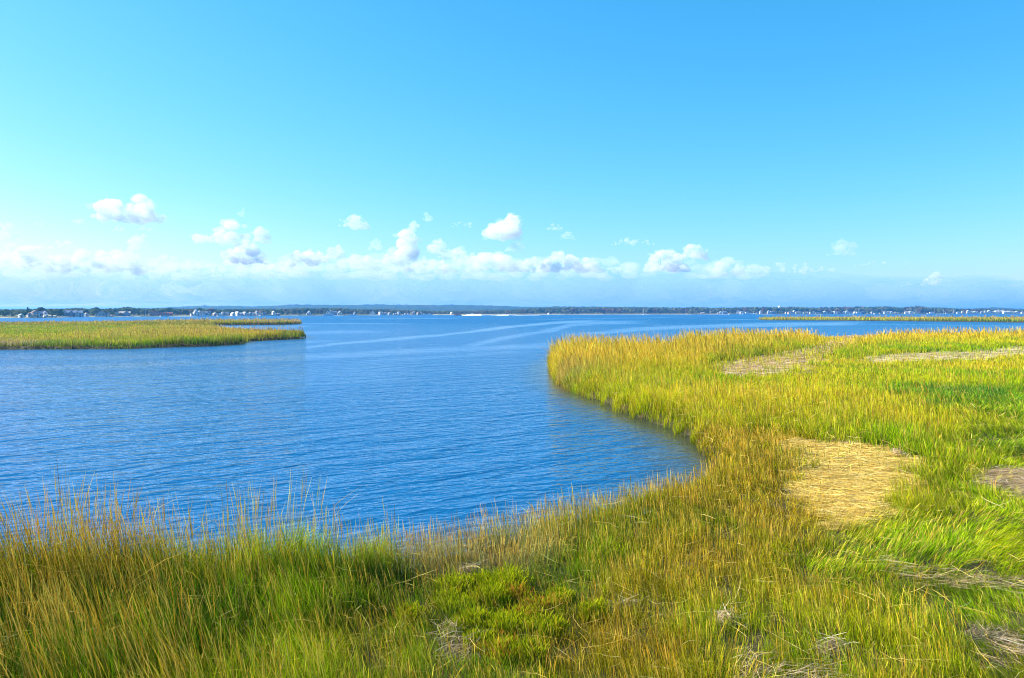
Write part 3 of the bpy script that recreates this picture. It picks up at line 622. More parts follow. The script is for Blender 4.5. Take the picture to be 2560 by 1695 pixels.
# ---- front trees: two staggered rows, heights from the treeline in the photo
LAND = [(20,'near the far left edge'),(53,'by the small white cottage at far left'),(90,'behind the pinkish-white stepped house'),(116,'behind the low pale boathouse'),(140,'left of the wide blue mansion'),(186,'behind the wide blue mansion'),(228,'right of the wide blue mansion'),(254,'behind the gambrel house'),
        (290,'left of the long tan-roofed house'),(325,'behind the long tan-roofed house'),(355,'left of the long brick building'),(394,'behind the long brick building'),(440,'right of the small red brick house'),(470,'left of the tiered white house'),(505,'behind the tiered white house'),
        (550,'behind the white A-frame'),(590,'behind the row of small white cottages'),(650,'behind the cream house on the quay'),(700,'right of the quay'),(740,'between the quay and the lone white house'),(775,'behind the lone white two-storey house'),(800,'left of the steep white gable by the dock'),(845,'behind the long blue house'),
        (890,'by the little blue cottage'),(930,'behind the sloping cream-white house'),(990,'behind the long white shed'),(1040,'behind the raised-floor house'),(1090,'left of the small orange boat'),(1140,'behind the small orange boat'),(1200,'behind the racing white boat'),(1270,'behind the end of the foam trail'),
        (1340,'right of the foam trail'),(1420,'midway between foam trail and sailboat'),(1500,'left of the straw beach before the sailboat'),(1570,'left of the sailboat'),(1625,'right of the sailboat'),(1700,'on the bare shore right of the sailboat'),(1756,'behind the long pale hut'),(1810,'behind the first right-shore houses'),
        (1850,'behind the cupola-peaked house'),(1880,'behind the moored boats'),(1935,'below the water tank'),(1990,'behind the cream row house'),(2050,'behind the reddish-roofed house'),(2115,'behind the three-gabled house'),(2170,'behind the narrow pale yellow house'),(2220,'behind the bright white row'),(2290,'behind the marina sheds'),
        (2340,'above the start of the seawall'),(2400,'behind the seawall houses'),(2470,'behind the large white blocks'),(2540,'at the far right edge')]
def where(px): return min(LAND, key=lambda t: abs(t[0]-px))[1]
px = -60.0; k = 0; cnt = 0
while px < 2640 and cnt < 235:
    d0 = shore_d(px); pxstep = 7.0/d0*F if d0 > 700 else 6.0/d0*F
    front = (k % 3 == 0)
    kind = random.choices(['oak','maple','autumn','pale','cedar'], [5, 3, 2.2, 2, 0.5] if px < 520 or px > 1780 else [2.4, 3, 3.4, 3, 0.3])[0]
    back = random.uniform(34, 60) if not front else random.uniform(26, 38)
    d = d0 + back
    topy = PXI(TREETOP, px) + random.uniform(-0.3, 2.2) + (2.5 if front else 0)
    hgt = CAM_H + (HOR-topy)/F*d - land_z((px-CX)/F*d, d)
    hgt = max(4.0, hgt)
    size = 'tall' if hgt > 11 else ('low' if hgt < 7 else 'middle-sized')
    plant_tree(kind, k % 3, px, d, hgt, f"{size} {KINDS[kind][0]} tree {'before' if front else 'in'} the wood {where(px)}", random.uniform(0.8, 1.25)*(1.15 if d0 > 1200 else 1))
    px += pxstep*random.uniform(0.65, 1.35); k += 1; cnt += 1
# individually placed trees that stand out in the photo
for (px, topy, kind, wdt, bk, lab) in [(104,767.5,'oak',1.25,30,'broadest dark dome-shaped tree above the blue-roofed house at far left'), (62,779,'oak',1.2,14,'low dark rounded bush-like tree beside the small white cottage'),
        (70,768.5,'cedar',1.0,26,'thin pointed evergreen poking above the far left trees'), (242,768.3,'oak',1.0,36,'dark pointed crown rising left of the gambrel house'), (234,776,'maple',1.1,20,'light olive tree left of the gambrel house'),
        (302,782,'pale',1.3,10,'pale round tree in front of the long tan-roofed house'), (320,766.6,'oak',1.2,44,'highest rounded tree behind the long tan-roofed house'), (362,773,'pale',1.6,26,'wide pale rounded tree left of the long brick building'),
        (278,776,'maple',1.3,22,'broad olive tree right of the gambrel house'), (500,769.4,'oak',1.2,34,'dark dome-shaped tree above the tiered white house'), (525,770.5,'autumn',1.8,40,'wide pale brown tree above the dormered blue house'),
        (422,768.6,'oak',1.2,36,'dark rounded tree above the small red brick house'), (1735,767.4,'oak',1.0,60,'single dark tuft-like tree above the even treeline'), (2290,764.8,'oak',1.6,60,'highest broad tree on the right shore, above the marina sheds'),
        (2210,766.0,'oak',1.5,60,'high rounded tree above the bright white row'), (2300,767,'autumn',1.2,64,'reddish tree beside the highest right-shore tree'), (2145,773,'pale',1.6,40,'pale rounded tree above the large moored launch')]:
    d = shore_d(px)+bk; hgt = CAM_H + (HOR-topy)/F*d - land_z((px-CX)/F*d, d)
    plant_tree(kind, 1, px, d, max(3, hgt), lab, wdt*(0.9 if hgt > 8 else 1.1))

# ---- white water tank on the skyline, radio mast on the hill, flagpoles
d = shore_d(1948)+260; p = at_d(1948.5, 767.6, d)
tw = empty('water_tank', (p.x, d, 0)); tag(tw, 'white domed water tank showing above the treetops of the right shore', 'water tank')
m = MB(); n_ = 20; prof_ = [(0.0,-3.4),(1.6,-3.0),(3.2,-1.6),(3.5,0.0),(3.1,1.4),(2.0,2.4),(0.7,2.8),(0.02,2.85)]
vs = [(r_*math.cos(2*math.pi*i/n_), r_*math.sin(2*math.pi*i/n_), p.z+z_) for r_, z_ in [(a_+0.01, b_) for a_, b_ in prof_] for i in range(n_)]
m.add(vs, [(k*n_+i, k*n_+(i+1) % n_, (k+1)*n_+(i+1) % n_, (k+1)*n_+i) for k in range(len(prof_)-1) for i in range(n_)])
wpaint = mat('white_paint', (0.82,0.82,0.82), 0.5); steel = mat('grey_steel', (0.45,0.47,0.5), 0.5); m.build('tank', wpaint, tw)
MB().tube((0,0,0), (0,0,p.z-3.0), 1.2, 0.8, 12).build('column', wpaint, tw)
p = at_d(1178, 761.8, 3100); mast = empty('radio_mast', (p.x, 3100, 0)); tag(mast, 'thin lattice radio mast standing on the wooded hill', 'mast')
m = MB(); H_ = CAM_H+(HOR-752.5)/F*3100
for a in (0, 2.1, 4.2): m.tube((math.cos(a)*1.3, math.sin(a)*1.3, 0), (math.cos(a)*.5, math.sin(a)*.5, H_), .28, .2, 5)
for k in range(14):
    z0 = k*H_/14; z1 = (k+1)*H_/14; m.tube((1.2,0,z0), (-.6,1,z1), .1, .1, 4); m.tube((-.6,-1,z0), (1.0,0,z1), .1, .1, 4)
m.build('lattice', steel, mast); MB().tube((0,0,H_-.2), (0,0,H_+3), .15, .1, 6).build('antenna', steel, mast)
def pole(px, h, lab, back=8):
    d = shore_d(px)+back; x = (px-CX)/F*d; r = empty('flagpole', (x, d, land_z(x, d))); tag(r, lab, 'pole', 'thin poles along the far shore')
    MB().tube((0,0,-.5), (0,0,h), .14, .07, 6).build('shaft', wpaint, r); MB().tube((0,0,h), (0,0,h+.25), .16, .16, 8).build('finial', wpaint, r)
pole(364, 6.5, 'thin white flagpole left of the long brick building'); pole(2146, 12, 'tall thin pole beside the large moored launch', 12); pole(2358, 10, 'thin pole rising from the long seawall', 6); pole(1776, 5, 'short white post on the straw shore right of the pale hut', 20)

# ---- quays and seawalls
conc = mat('pale_concrete', (0.62,0.60,0.55), 0.85, 0.15, 0.5); wood_m = mat('weathered_wood', (0.34,0.30,0.25), 0.9, 0.2, 1.0)
def quay(pxa, pxb, lab, top=0.9, m_=None, name='seawall'):
    da, db = shore_d(pxa), shore_d(pxb); a = Vector(((pxa-CX)/F*da, da-2.5, 0)); b_ = Vector(((pxb-CX)/F*db, db-2.5, 0))
    v = (b_-a); L_ = v.length; r = empty(name, a, math.atan2(v.y, v.x)); tag(r, lab, name.replace('_', ' '))
    MB().box(0, L_, 0, 3.4, -1.2, top).build('wall_face', m_ or conc, r); MB().box(-.1, L_+.1, -.15, .8, top+.003, top+.2).build('coping', m_ or conc, r)
    pl = MB()
    for k in range(int(L_/6)+1): pl.tube((k*6+.3, -.35, -1.5), (k*6+.3, -.35, top+.7), .18, .18, 6)
    pl.build('piling', wood_m, r)
quay(654, 693, 'bright white concrete quay below the cream house', 1.1)
quay(2185, 2194, 'short white seawall in front of the large cream-white house', 1.5)
quay(2322, 2480, 'long low white seawall on the right shore', 1.0)
quay(2480, 2560, 'white seawall before the large blocks at the right edge', 1.2)
quay(1822, 1846, 'low pale bulkhead left of the cupola-peaked house', 0.8)
quay(405, 427, 'pale bulkhead before the small red brick house', 0.7)
quay(548, 565, 'low pale bulkhead below the white A-frame', 0.6)

# ---- boats
hullw = mat('white_hull', (0.84,0.84,0.84), 0.35, spec=0.5); hullr = mat('orange_red_hull', (0.55,0.16,0.08), 0.4, spec=0.5); deck_m = mat('tan_deck', (0.55,0.45,0.33), 0.6); foam_m = mat('sea_foam', (0.85,0.88,0.90), 0.9, 0.1, 0.4)
def hull_mb(L_, B_, H_):
    m = MB(); st = [(-.5,.75,.0),(-.3,.95,.02),(0,1,.05),(.25,.85,.12),(.42,.4,.22),(.5,.03,.30)]; n_ = 7; vs = []
    for (u, bw, sh_) in st:
        for q in range(n_):
            t = q/(n_-1)*2-1; vs.append((u*L_, t*B_/2*bw, (-.35 + (abs(t)**1.6)*(1.35+sh_*1.5))*H_*.75))
    k = len(st); fs = [(i*n_+q, i*n_+q+1, (i+1)*n_+q+1, (i+1)*n_+q) for i in range(k-1) for q in range(n_-1)]
    fs += [(i*n_, (i+1)*n_, (i+1)*n_+n_-1, i*n_+n_-1) for i in range(k-1)] + [tuple(range(n_-1, -1, -1))]
    return m.add(vs, fs)
def motor_boat(px, L_, lab, doff=-14, rot=0.0, hull=hullw, cabin=True, y=None, name='motor_boat', scale=1.0):
    d = (shore_d(px)+doff) if y is None else at(px, y)[1]
    r = empty(name, ((px-CX)/F*d, d, 0.15), rot); tag(r, lab, 'boat', 'boats on the bay'); H_ = L_*.16
    hull_mb(L_, L_*.32, H_).build('hull', hull, r)
    MB().box(-L_*.42, L_*.2, -L_*.11, L_*.11, H_*.72, H_*.8).build('deck', deck_m, r)
    if cabin:
        c = MB().add([(-L_*.15,-L_*.09,H_*.8),(L_*.18,-L_*.09,H_*.8),(L_*.18,L_*.09,H_*.8),(-L_*.15,L_*.09,H_*.8),(-L_*.13,-L_*.08,H_*1.75),(L_*.07,-L_*.08,H_*1.75),(L_*.07,L_*.08,H_*1.75),(-L_*.13,L_*.08,H_*1.75)],
                     [(0,3,2,1),(4,5,6,7),(0,1,5,4),(1,2,6,5),(2,3,7,6),(3,0,4,7)]).build('cabin', hull, r)
        MB().box(-L_*.1, L_*.08, -L_*.094, L_*.094, H_*1.15, H_*1.5).build('window', glass, c)
    MB().box(-L_*.56, -L_*.5, -.3, .3, H_*.1, H_*.95).build('outboard_engine', steel, r)
    return r
motor_boat(821.5, 13, 'long white boat moored at the dock below the steep white gable', -6, 0.0, cabin=False)
motor_boat(882, 9, 'low white skiff moored below the little blue cottage', -8, .1, cabin=False)
motor_boat(510, 8, 'white motor boat moored right of the tiered white house', -8, .1)
motor_boat(1014, 8.5, 'left one of two bright white boats moored side by side mid shore', -18, .7); motor_boat(1021, 7.5, 'right one of two bright white boats moored side by side mid shore', -18, .7)
motor_boat(1061, 8, 'white boat at the left end of the moored row near the low grey cottage', -14, .2); motor_boat(1068, 7.5, 'middle white boat of the moored row near the low grey cottage', -14, .1, cabin=False); motor_boat(1075, 9, 'white boat with raised bow at the right end of the moored row', -14, .25)
motor_boat(960, 9, 'long pale boat along the shore before the mauve-grey house', -8, 0, cabin=False)
motor_boat(1866, 15, 'large white launch moored before the dark trees on the right shore', -30, 0.05); motor_boat(1877, 8, 'small white boat right of the large launch', -18, 0, cabin=False); motor_boat(1885, 9, 'white boat beside the stepped boathouse', -18, .1)
motor_boat(2143, 16, 'large cream-white launch moored off the small wood on the right shore', -24, 0); motor_boat(1977, 9, 'small white skiff on the beach above the island tip', -6, .2, cabin=False)
motor_boat(2326, 14, 'white boat at the left end of the long seawall', -14, 0); motor_boat(2364, 9, 'white boat moored midway along the long seawall', -14, .1)
motor_boat(1143, 9.5, 'small orange-red motor boat left of the foam trail', None, 3.0, hullr, True, y=788.6)
rb = motor_boat(1179, 9.5, 'racing white motor boat half hidden in its own spray', None, math.pi, hullw, True, y=788.8)
# foam wake: heaped spray behind the racing boat, a closed lumpy ridge lying on the water
def foam(pts, lab, name):
    """pts: (px, y_water, height m, half width m)"""
    vs, fs = [], []; n_ = 9; S = 40; xs = [p_[0] for p_ in pts]
    for k in range(S+1):
        px_ = xs[0] + (xs[-1]-xs[0])*k/S
        yw_ = np.interp(px_, xs, [p_[1] for p_ in pts]); hh_ = float(np.interp(px_, xs, [p_[2] for p_ in pts])); ww = float(np.interp(px_, xs, [p_[3] for p_ in pts]))
        gx_, gy_ = at(px_, yw_)
        for q in range(n_):
            t = q/(n_-1)*2-1; jit = 0.65+0.7*random.random()
            vs.append((gx_, gy_+t*ww, -0.05 if abs(t) == 1 else hh_*(1-t*t)*jit))
    fs = [(i_*n_+q, (i_+1)*n_+q, (i_+1)*n_+q+1, i_*n_+q+1) for i_ in range(S) for q in range(n_-1)] + [(i_*n_+n_-1, (i_+1)*n_+n_-1, (i_+1)*n_, i_*n_) for i_ in range(S)] + [tuple(range(n_-1, -1, -1)), tuple(S*n_+q for q in range(n_))]
    o_ = MB().add(vs, fs).build(name, foam_m); tag(o_, lab, 'foam', kind='stuff')
foam([(1155,789.3,.25,1),(1168,789.3,1.3,3),(1180,789.3,1.9,4),(1192,789.3,1.7,5),(1206,789.3,1.5,5),(1218,789.2,.8,4),(1226,789.1,.5,4),(1240,789.0,.9,4),(1272,789.0,.8,3),(1290,788.9,.25,2),(1350,788.8,.1,1.5)], 'bright white spray trail thrown up by the racing boat', 'boat_wake')
# sailboat with bare mast
d = at(1609, 788.4)[1]; r = empty('sailboat', ((1609-CX)/F*d, d, 0.15), rad(68)); tag(r, 'small white sailboat with a bare mast before the straw shore', 'boat', 'boats on the bay')
hull_mb(8.5, 2.7, 1.5).build('hull', hullw, r); MB().box(-2.4, 1.5, -.85, .85, .85, 1.5).build('cabin', hullw, r); MB().tube((.6,0,.9), (.6,0,9.6), .11, .07).build('mast', wpaint, r)
MB().tube((.5,0,2.0), (-3.4,0,1.9), .2, .18).build('boom', wpaint, r); rg = MB()
for q in ((4.2,0,1.2), (-4.1,0,1.0), (.6,1.2,1.0), (.6,-1.2,1.0)): rg.tube(q, (.6,0,9.5), .02, .02, 4)
rg.build('rigging', steel, r)
# red buoy
d = at(2020.5, 786.6)[1]; o = empty('buoy', ((2020.5-CX)/F*d, d, 0)); tag(o, 'small red buoy floating before the low tan house', 'buoy')
MB().tube((0,0,-.4), (0,0,.7), .8, .6, 12).tube((0,0,.7), (0,0,1.8), .45, .08, 10).build('float', mat('red_paint', (0.6,0.06,0.05), 0.5), o)

# ---- the air: haze round the whole place
hz = MB().box(-24000, 24000, -600, 16500, -2.5, 62).build('haze', None)
hm = bpy.data.materials.new('air_haze'); hm.use_nodes = True; nt = hm.node_tree; nt.nodes.remove(nt.nodes['Principled BSDF'])
pv = nt.nodes.new('ShaderNodeVolumePrincipled'); pv.inputs['Color'].default_value = (0.12, 0.43, 0.95, 1); pv.inputs['Density'].default_value = HAZE = 0.00018; pv.inputs['Anisotropy'].default_value = 0.2
nt.links.new(pv.outputs[0], nt.nodes['Material Output'].inputs['Volume']); hz.data.materials.append(hm); tag(hz, 'thin blue sea haze over the bay', 'haze', kind='stuff')

# ================================================================== CLOUDS: real cloud bodies 13 to 24 km away, filled with scattering vapour
def cloud_mat(name, dens, col=(0.88,0.925,0.97), an=0.0):
    m = bpy.data.materials.new(name); m.use_nodes = True; nt = m.node_tree; nt.nodes.remove(nt.nodes['Principled BSDF'])
    v = nt.nodes.new('ShaderNodeVolumePrincipled'); v.inputs['Color'].default_value = (*col, 1); v.inputs['Density'].default_value = dens; v.inputs['Anisotropy'].default_value = an
    nt.links.new(v.outputs[0], nt.nodes['Material Output'].inputs['Volume']); return m
CM = {'thick': cloud_mat('cloud_vapour_thick', 0.0065), 'soft': cloud_mat('cloud_vapour_soft', 0.0042), 'faint': cloud_mat('cloud_vapour_faint', 0.003), 'fringe': cloud_mat('cloud_vapour_fringe', 0.0016)}
def ico(sub):
    bm = bmesh.new(); bmesh.ops.create_icosphere(bm, subdivisions=sub, radius=1.0)
    v = np.array([p.co[:] for p in bm.verts]); f = np.array([[q.index for q in t.verts] for t in bm.faces]); bm.free(); return v, f
ICO_V, ICO_F = ico(3)
def puffs(name, items, m, seed, rough=0.30):
    """items: (x, y, z, rx, rz); lumpy closed puffs joined into one body"""
    r = np.random.default_rng(seed); Vs, Fs = [], []; b0 = 0
    for (x, y, z, rx, rz) in items:
        o3 = r.uniform(0, 50, 3); p = ICO_V
        nz_ = (fbm(p[:,0]*1.6+o3[0]+p[:,2]*.8, p[:,1]*1.6+o3[1]-p[:,2]*.9, int(o3[2]), 4)-0.5)*2 + (fbm(p[:,2]*2.1+o3[1], p[:,0]*2.1+p[:,1]+o3[0], int(o3[2])+5, 3)-.5)
        q = p*(1+rough*nz_)[:, None]
        q = q*np.array([rx, (rx+rz)*.5, rz]); q[:, 2] = np.where(q[:,2] < 0, q[:,2]*0.75, q[:,2])
        Vs.append(q+np.array([x, y, z])); Fs.append(ICO_F+b0); b0 += len(ICO_V)
    return link(name, mesh_np(name, np.concatenate(Vs), np.concatenate(Fs), None, True), m)
def cloud(px, py, w, h, kind, label, D=14000, seed=0, n=None, lumps=None, group='cumulus clouds over the far shore'):
    """px, py centre, w, h size in photo pixels; D forward distance in metres"""
    r = random.Random(seed*7+3); s = D/F; items = []
    n = int((n or int(10 + w*h/400))*1.7); base = at_d(px, py+h*0.5, D)
    for k in range(n):
        u = r.uniform(-1, 1); pr_ = (1-abs(u)**2.2)**.55
        if lumps: c_, hh_, ww_ = r.choice(lumps); u = max(-1, min(1, r.gauss(c_, ww_))); pr_ = hh_
        rr = h*s*r.choice((.09,.12,.16,.22))*r.uniform(.85,1.15)*(0.55+.6*pr_)
        z = base.z + rr*.6 + r.random()**1.2*max(0, pr_*h*s-rr*1.5)
        items.append((base.x+u*(w*s*.5-rr*.8), D+r.uniform(-1,1)*w*s*.3, z, rr*r.uniform(1.0,1.5), rr))
    o = puffs('cloud', items, CM[kind], seed)
    if kind != 'faint':
        fr = []
        for k in range(len(items)):
            x_, y_, z_, rx_, rz_ = r.choice(items); q = r.uniform(.35, .7); a_ = r.uniform(0, 6.283)
            fr.append((x_+math.cos(a_)*rx_*1.1, y_, z_+math.sin(a_)*rz_*1.0, rx_*q*1.3, rz_*q*.8))
        puffs('fringe', fr, CM['fringe'], seed+500, 0.45).parent = o
    tag(o, label, 'cloud', group); return o
CL = [(318,522,165,70,'thick','largest white cumulus, alone at upper left',dict(lumps=[(-.55,.95,.22),(-.1,.75,.25),(.45,1.0,.2),(.6,.5,.25)],n=44,D=13000)),
 (195,553,34,18,'soft','tiny faint cloud left of and below the largest cumulus',{}), (95,558,34,12,'faint','faintest tiny streak cloud at far left',{}), (14,578,60,42,'soft','soft white cloud cut off by the left edge',{}),
 (298,570,34,17,'soft','small round puff straight below the largest cumulus',{}), (367,569,38,18,'faint','small pale puff below the grey end of the largest cumulus',{}), (346,602,44,50,'soft','upright soft puff between the largest cumulus and the low bank',{}),
 (560,575,150,66,'soft','broad wispy cloud with a thin spire on its right side',dict(lumps=[(-.7,.35,.25),(0,.6,.3),(.45,1.0,.12)],n=30)),
 (605,528,16,30,'faint','thin upright wisp on top of the broad wispy cloud',dict(n=5)),
 (655,588,46,44,'thick','bright round cumulus head right of the broad wispy cloud',{}), (612,632,110,60,'thick','bright knobbly cumulus directly below the round head',dict(n=30)),
 (240,650,240,70,'soft','wide soft cloud heap low on the left',dict(n=40)), (60,640,130,60,'soft','soft white heap at the far left above the low bank',dict(n=24)), (410,655,120,50,'faint','pale heap joining the left heap and the bright knobbly cumulus',dict(n=16)),
 (770,645,130,46,'thick','bright broken cumulus left of centre, low down',dict(n=30)), (885,554,80,42,'soft','rounded separate cloud with a bluish right end, left of centre',dict(n=22)),
 (1018,612,46,80,'thick','tall narrow white tower of cloud',dict(n=22)), (1034,562,34,26,'thick','bright knob on top of the tall narrow tower',{}), (1068,542,28,26,'soft','small puff floating right of the tower top',{}),
 (1092,612,56,44,'soft','pale lump right of the tall narrow tower',{}), (1155,560,66,20,'faint','thin grey flat cloud left of the steep bright cumulus',{}),
 (1255,562,105,72,'thick','steep bright cumulus rising to the right, in the centre',dict(lumps=[(-.6,.4,.2),(0,.7,.2),(.6,1.0,.15)],n=40)),
 (900,652,120,46,'soft','low soft heap left of the tower',dict(n=20)), (1060,662,170,46,'soft','low soft heap under the tower',dict(n=26)), (1230,650,160,60,'soft','low white heap under the steep bright cumulus',dict(n=30)),
 (1385,566,48,20,'soft','small lens-shaped cloud right of centre',{}), (1420,590,44,26,'faint','faint grey scrap below the small lens-shaped cloud',{}), (1580,603,108,24,'soft','flat long cloud right of the lens-shaped one',dict(n=14)),
 (1330,662,90,40,'thick','bright narrow heap right of the steep cumulus base',{}), (1425,652,170,60,'thick','long bright cumulus bank right of centre',dict(n=40)),
 (1665,652,110,58,'thick','bright lower part of the right-hand cumulus',dict(n=30)), (1735,626,70,50,'thick','highest bright dome of the right-hand cumulus',dict(n=20)), (1820,664,90,50,'soft','soft bright lobe at the right end of the right-hand cumulus',dict(n=20)),
 (840,628,50,40,'soft','soft lump between the broken cumulus and the separate bluish-ended cloud',{}), (1290,615,60,30,'faint','grey veil right below the steep bright cumulus',{}), (1010,668,60,30,'soft','low white lump at the foot of the narrow tower',{}), (330,650,80,50,'soft','white knob on the right part of the wide left heap',{}), (130,655,90,50,'soft','white knob on the left part of the wide left heap',{}), (500,668,150,34,'soft','low white heap under the bright knobbly cumulus',dict(n=20)), (690,668,160,34,'soft','low white heap between the knobbly and the broken cumulus',dict(n=20)), (985,640,60,56,'soft','white shoulder left of the narrow tower',dict(n=14)),
 (1140,640,110,44,'soft','white heap right of the narrow tower',dict(n=20)), (1550,672,90,24,'soft','low link of cloud before the right-hand cumulus',dict(n=12)), (150,612,90,36,'soft','soft heap above the wide left heap',dict(n=12)), (940,610,40,34,'faint','pale scrap left of the narrow tower',{}),
 (1960,668,230,32,'faint','flat blue-grey cloud right of the cumulus',dict(n=22)), (2105,618,76,44,'fringe','faint ragged grey-blue cloud high on the right',dict(n=10)), (2200,656,120,16,'faint','thin grey streak at right',dict(n=10)),
 (2330,698,60,34,'soft','small white puffs inside the low bank on the right',dict(n=12)), (2265,708,30,14,'soft','tiny white puff inside the low bank, left of the small white puffs',{})]
for k, (px, py, w, h, kind, lab, kw) in enumerate(CL):
    kw = dict(kw); kw.setdefault('D', 15000 + (k*977 % 2500)); cloud(px, py, w, h, kind, lab, seed=k+1, **kw)
# long low bank of distant vapour above the horizon, an uneven flat body about 22 km away
r = random.Random(77); items = []
D = 22000; s = D/F
for k in range(110):
    px = -300 + 3200*(k+.5)/110 + r.uniform(-20, 20)
    ty = np.interp(px, [-300, 0, 900, 1500, 2000, 2560, 3000], [660, 668, 676, 672, 680, 702, 706]) + r.uniform(-9, 14)
    c = at_d(px, (ty+775)/2, D + r.uniform(-1500, 1500)); items.append((c.x, c.y, c.z, s*r.uniform(90, 190), s*(775-ty)*.5))
o = puffs('cloud_bank', items, cloud_mat('cloud_bank_vapour', 0.00045, (0.36, 0.62, 0.94)), 99, 0.12); tag(o, 'long pale blue bank of low cloud above the horizon', 'cloud bank', kind='stuff')

r = random.Random(78); items = []; D = 19000; s = D/F
for k in range(330):
    px = r.uniform(-260, 1900); lumpy = fbm(np.array([px*0.012]), np.array([0.5]), 31, 3)[0]
    if px > 1300 and r.random() < (px-1300)/900: continue
    hgt = 26 + 44*lumpy; ty = 694 - r.random()**1.4*hgt; c = at_d(px, ty, D + r.uniform(-1200, 1200)); q = r.uniform(8, 19)*(0.7+.6*lumpy)
    items.append((c.x, c.y, c.z, s*q*r.uniform(1.1, 1.9), s*q*.8))
o = puffs('cloud_bank', items, cloud_mat('low_heap_vapour', 0.0011), 98, 0.35); tag(o, 'soft white broken heap cloud running low from the left edge past the centre', 'cloud bank', kind='stuff')

# ================================================================== GRASSES
grass_m = leaf_mat('grass_blades', 0.34); grass_near = leaf_mat('near_grass_blades', 0.24)
def build_blades(name, Pb, h, w, base, tip, lean_az, lean, seed, heads=None, label='', droop=None):
    """one ribbon per blade; heads: bool mask of seed-head stalks (thicker tip)"""
    r = np.random.default_rng(seed); n = len(Pb)
    t = np.array([0, .38, .72, 1.0])
    wp = np.array([0.9, 1.0, .7, .12])
    wp = np.repeat(wp[None], n, 0); tt = np.repeat(t[None], n, 0)
    if heads is not None and heads.any():
        wp[heads] = np.array([0.45, .38, 1.25, .25]); tt[heads] = np.array([0, .62, .84, 1.0])
    az = r.uniform(0, 2*np.pi, n)                     # ribbon facing
    sx, sy = np.cos(az), np.sin(az)
    lx = np.cos(lean_az)*lean; ly = np.sin(lean_az)*lean
    V = np.empty((n, 4, 2, 3)); C = np.empty((n, 4, 2, 3))
    for k in range(4):
        q = tt[:, k]; bend = q**1.8
        cx = Pb[:,0] + lx*h*bend; cy_ = Pb[:,1] + ly*h*bend; cz = Pb[:,2] + h*q*np.sqrt(np.clip(1-(lean*q*.75)**2, .12, 1))
        hw = w*.5*wp[:, k]
        V[:,k,0,0] = cx-sx*hw; V[:,k,0,1] = cy_-sy*hw; V[:,k,0,2] = cz
        V[:,k,1,0] = cx+sx*hw; V[:,k,1,1] = cy_+sy*hw; V[:,k,1,2] = cz
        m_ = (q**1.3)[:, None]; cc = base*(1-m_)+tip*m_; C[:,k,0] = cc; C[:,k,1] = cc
    b = (np.arange(n)*8)[:, None, None]; k = (np.arange(3)*2)[None, :, None]
    Q = b + k + np.array([0,1,3,2])[None, None, :]
    me = mesh_np(name, V.reshape(-1,3), Q.reshape(-1,4), C.reshape(-1,3))
    o = link(name, me, grass_near if name == 'tall_cordgrass' or name == 'marsh_grass' else grass_m); tag(o, label, 'grass', kind='stuff'); return o

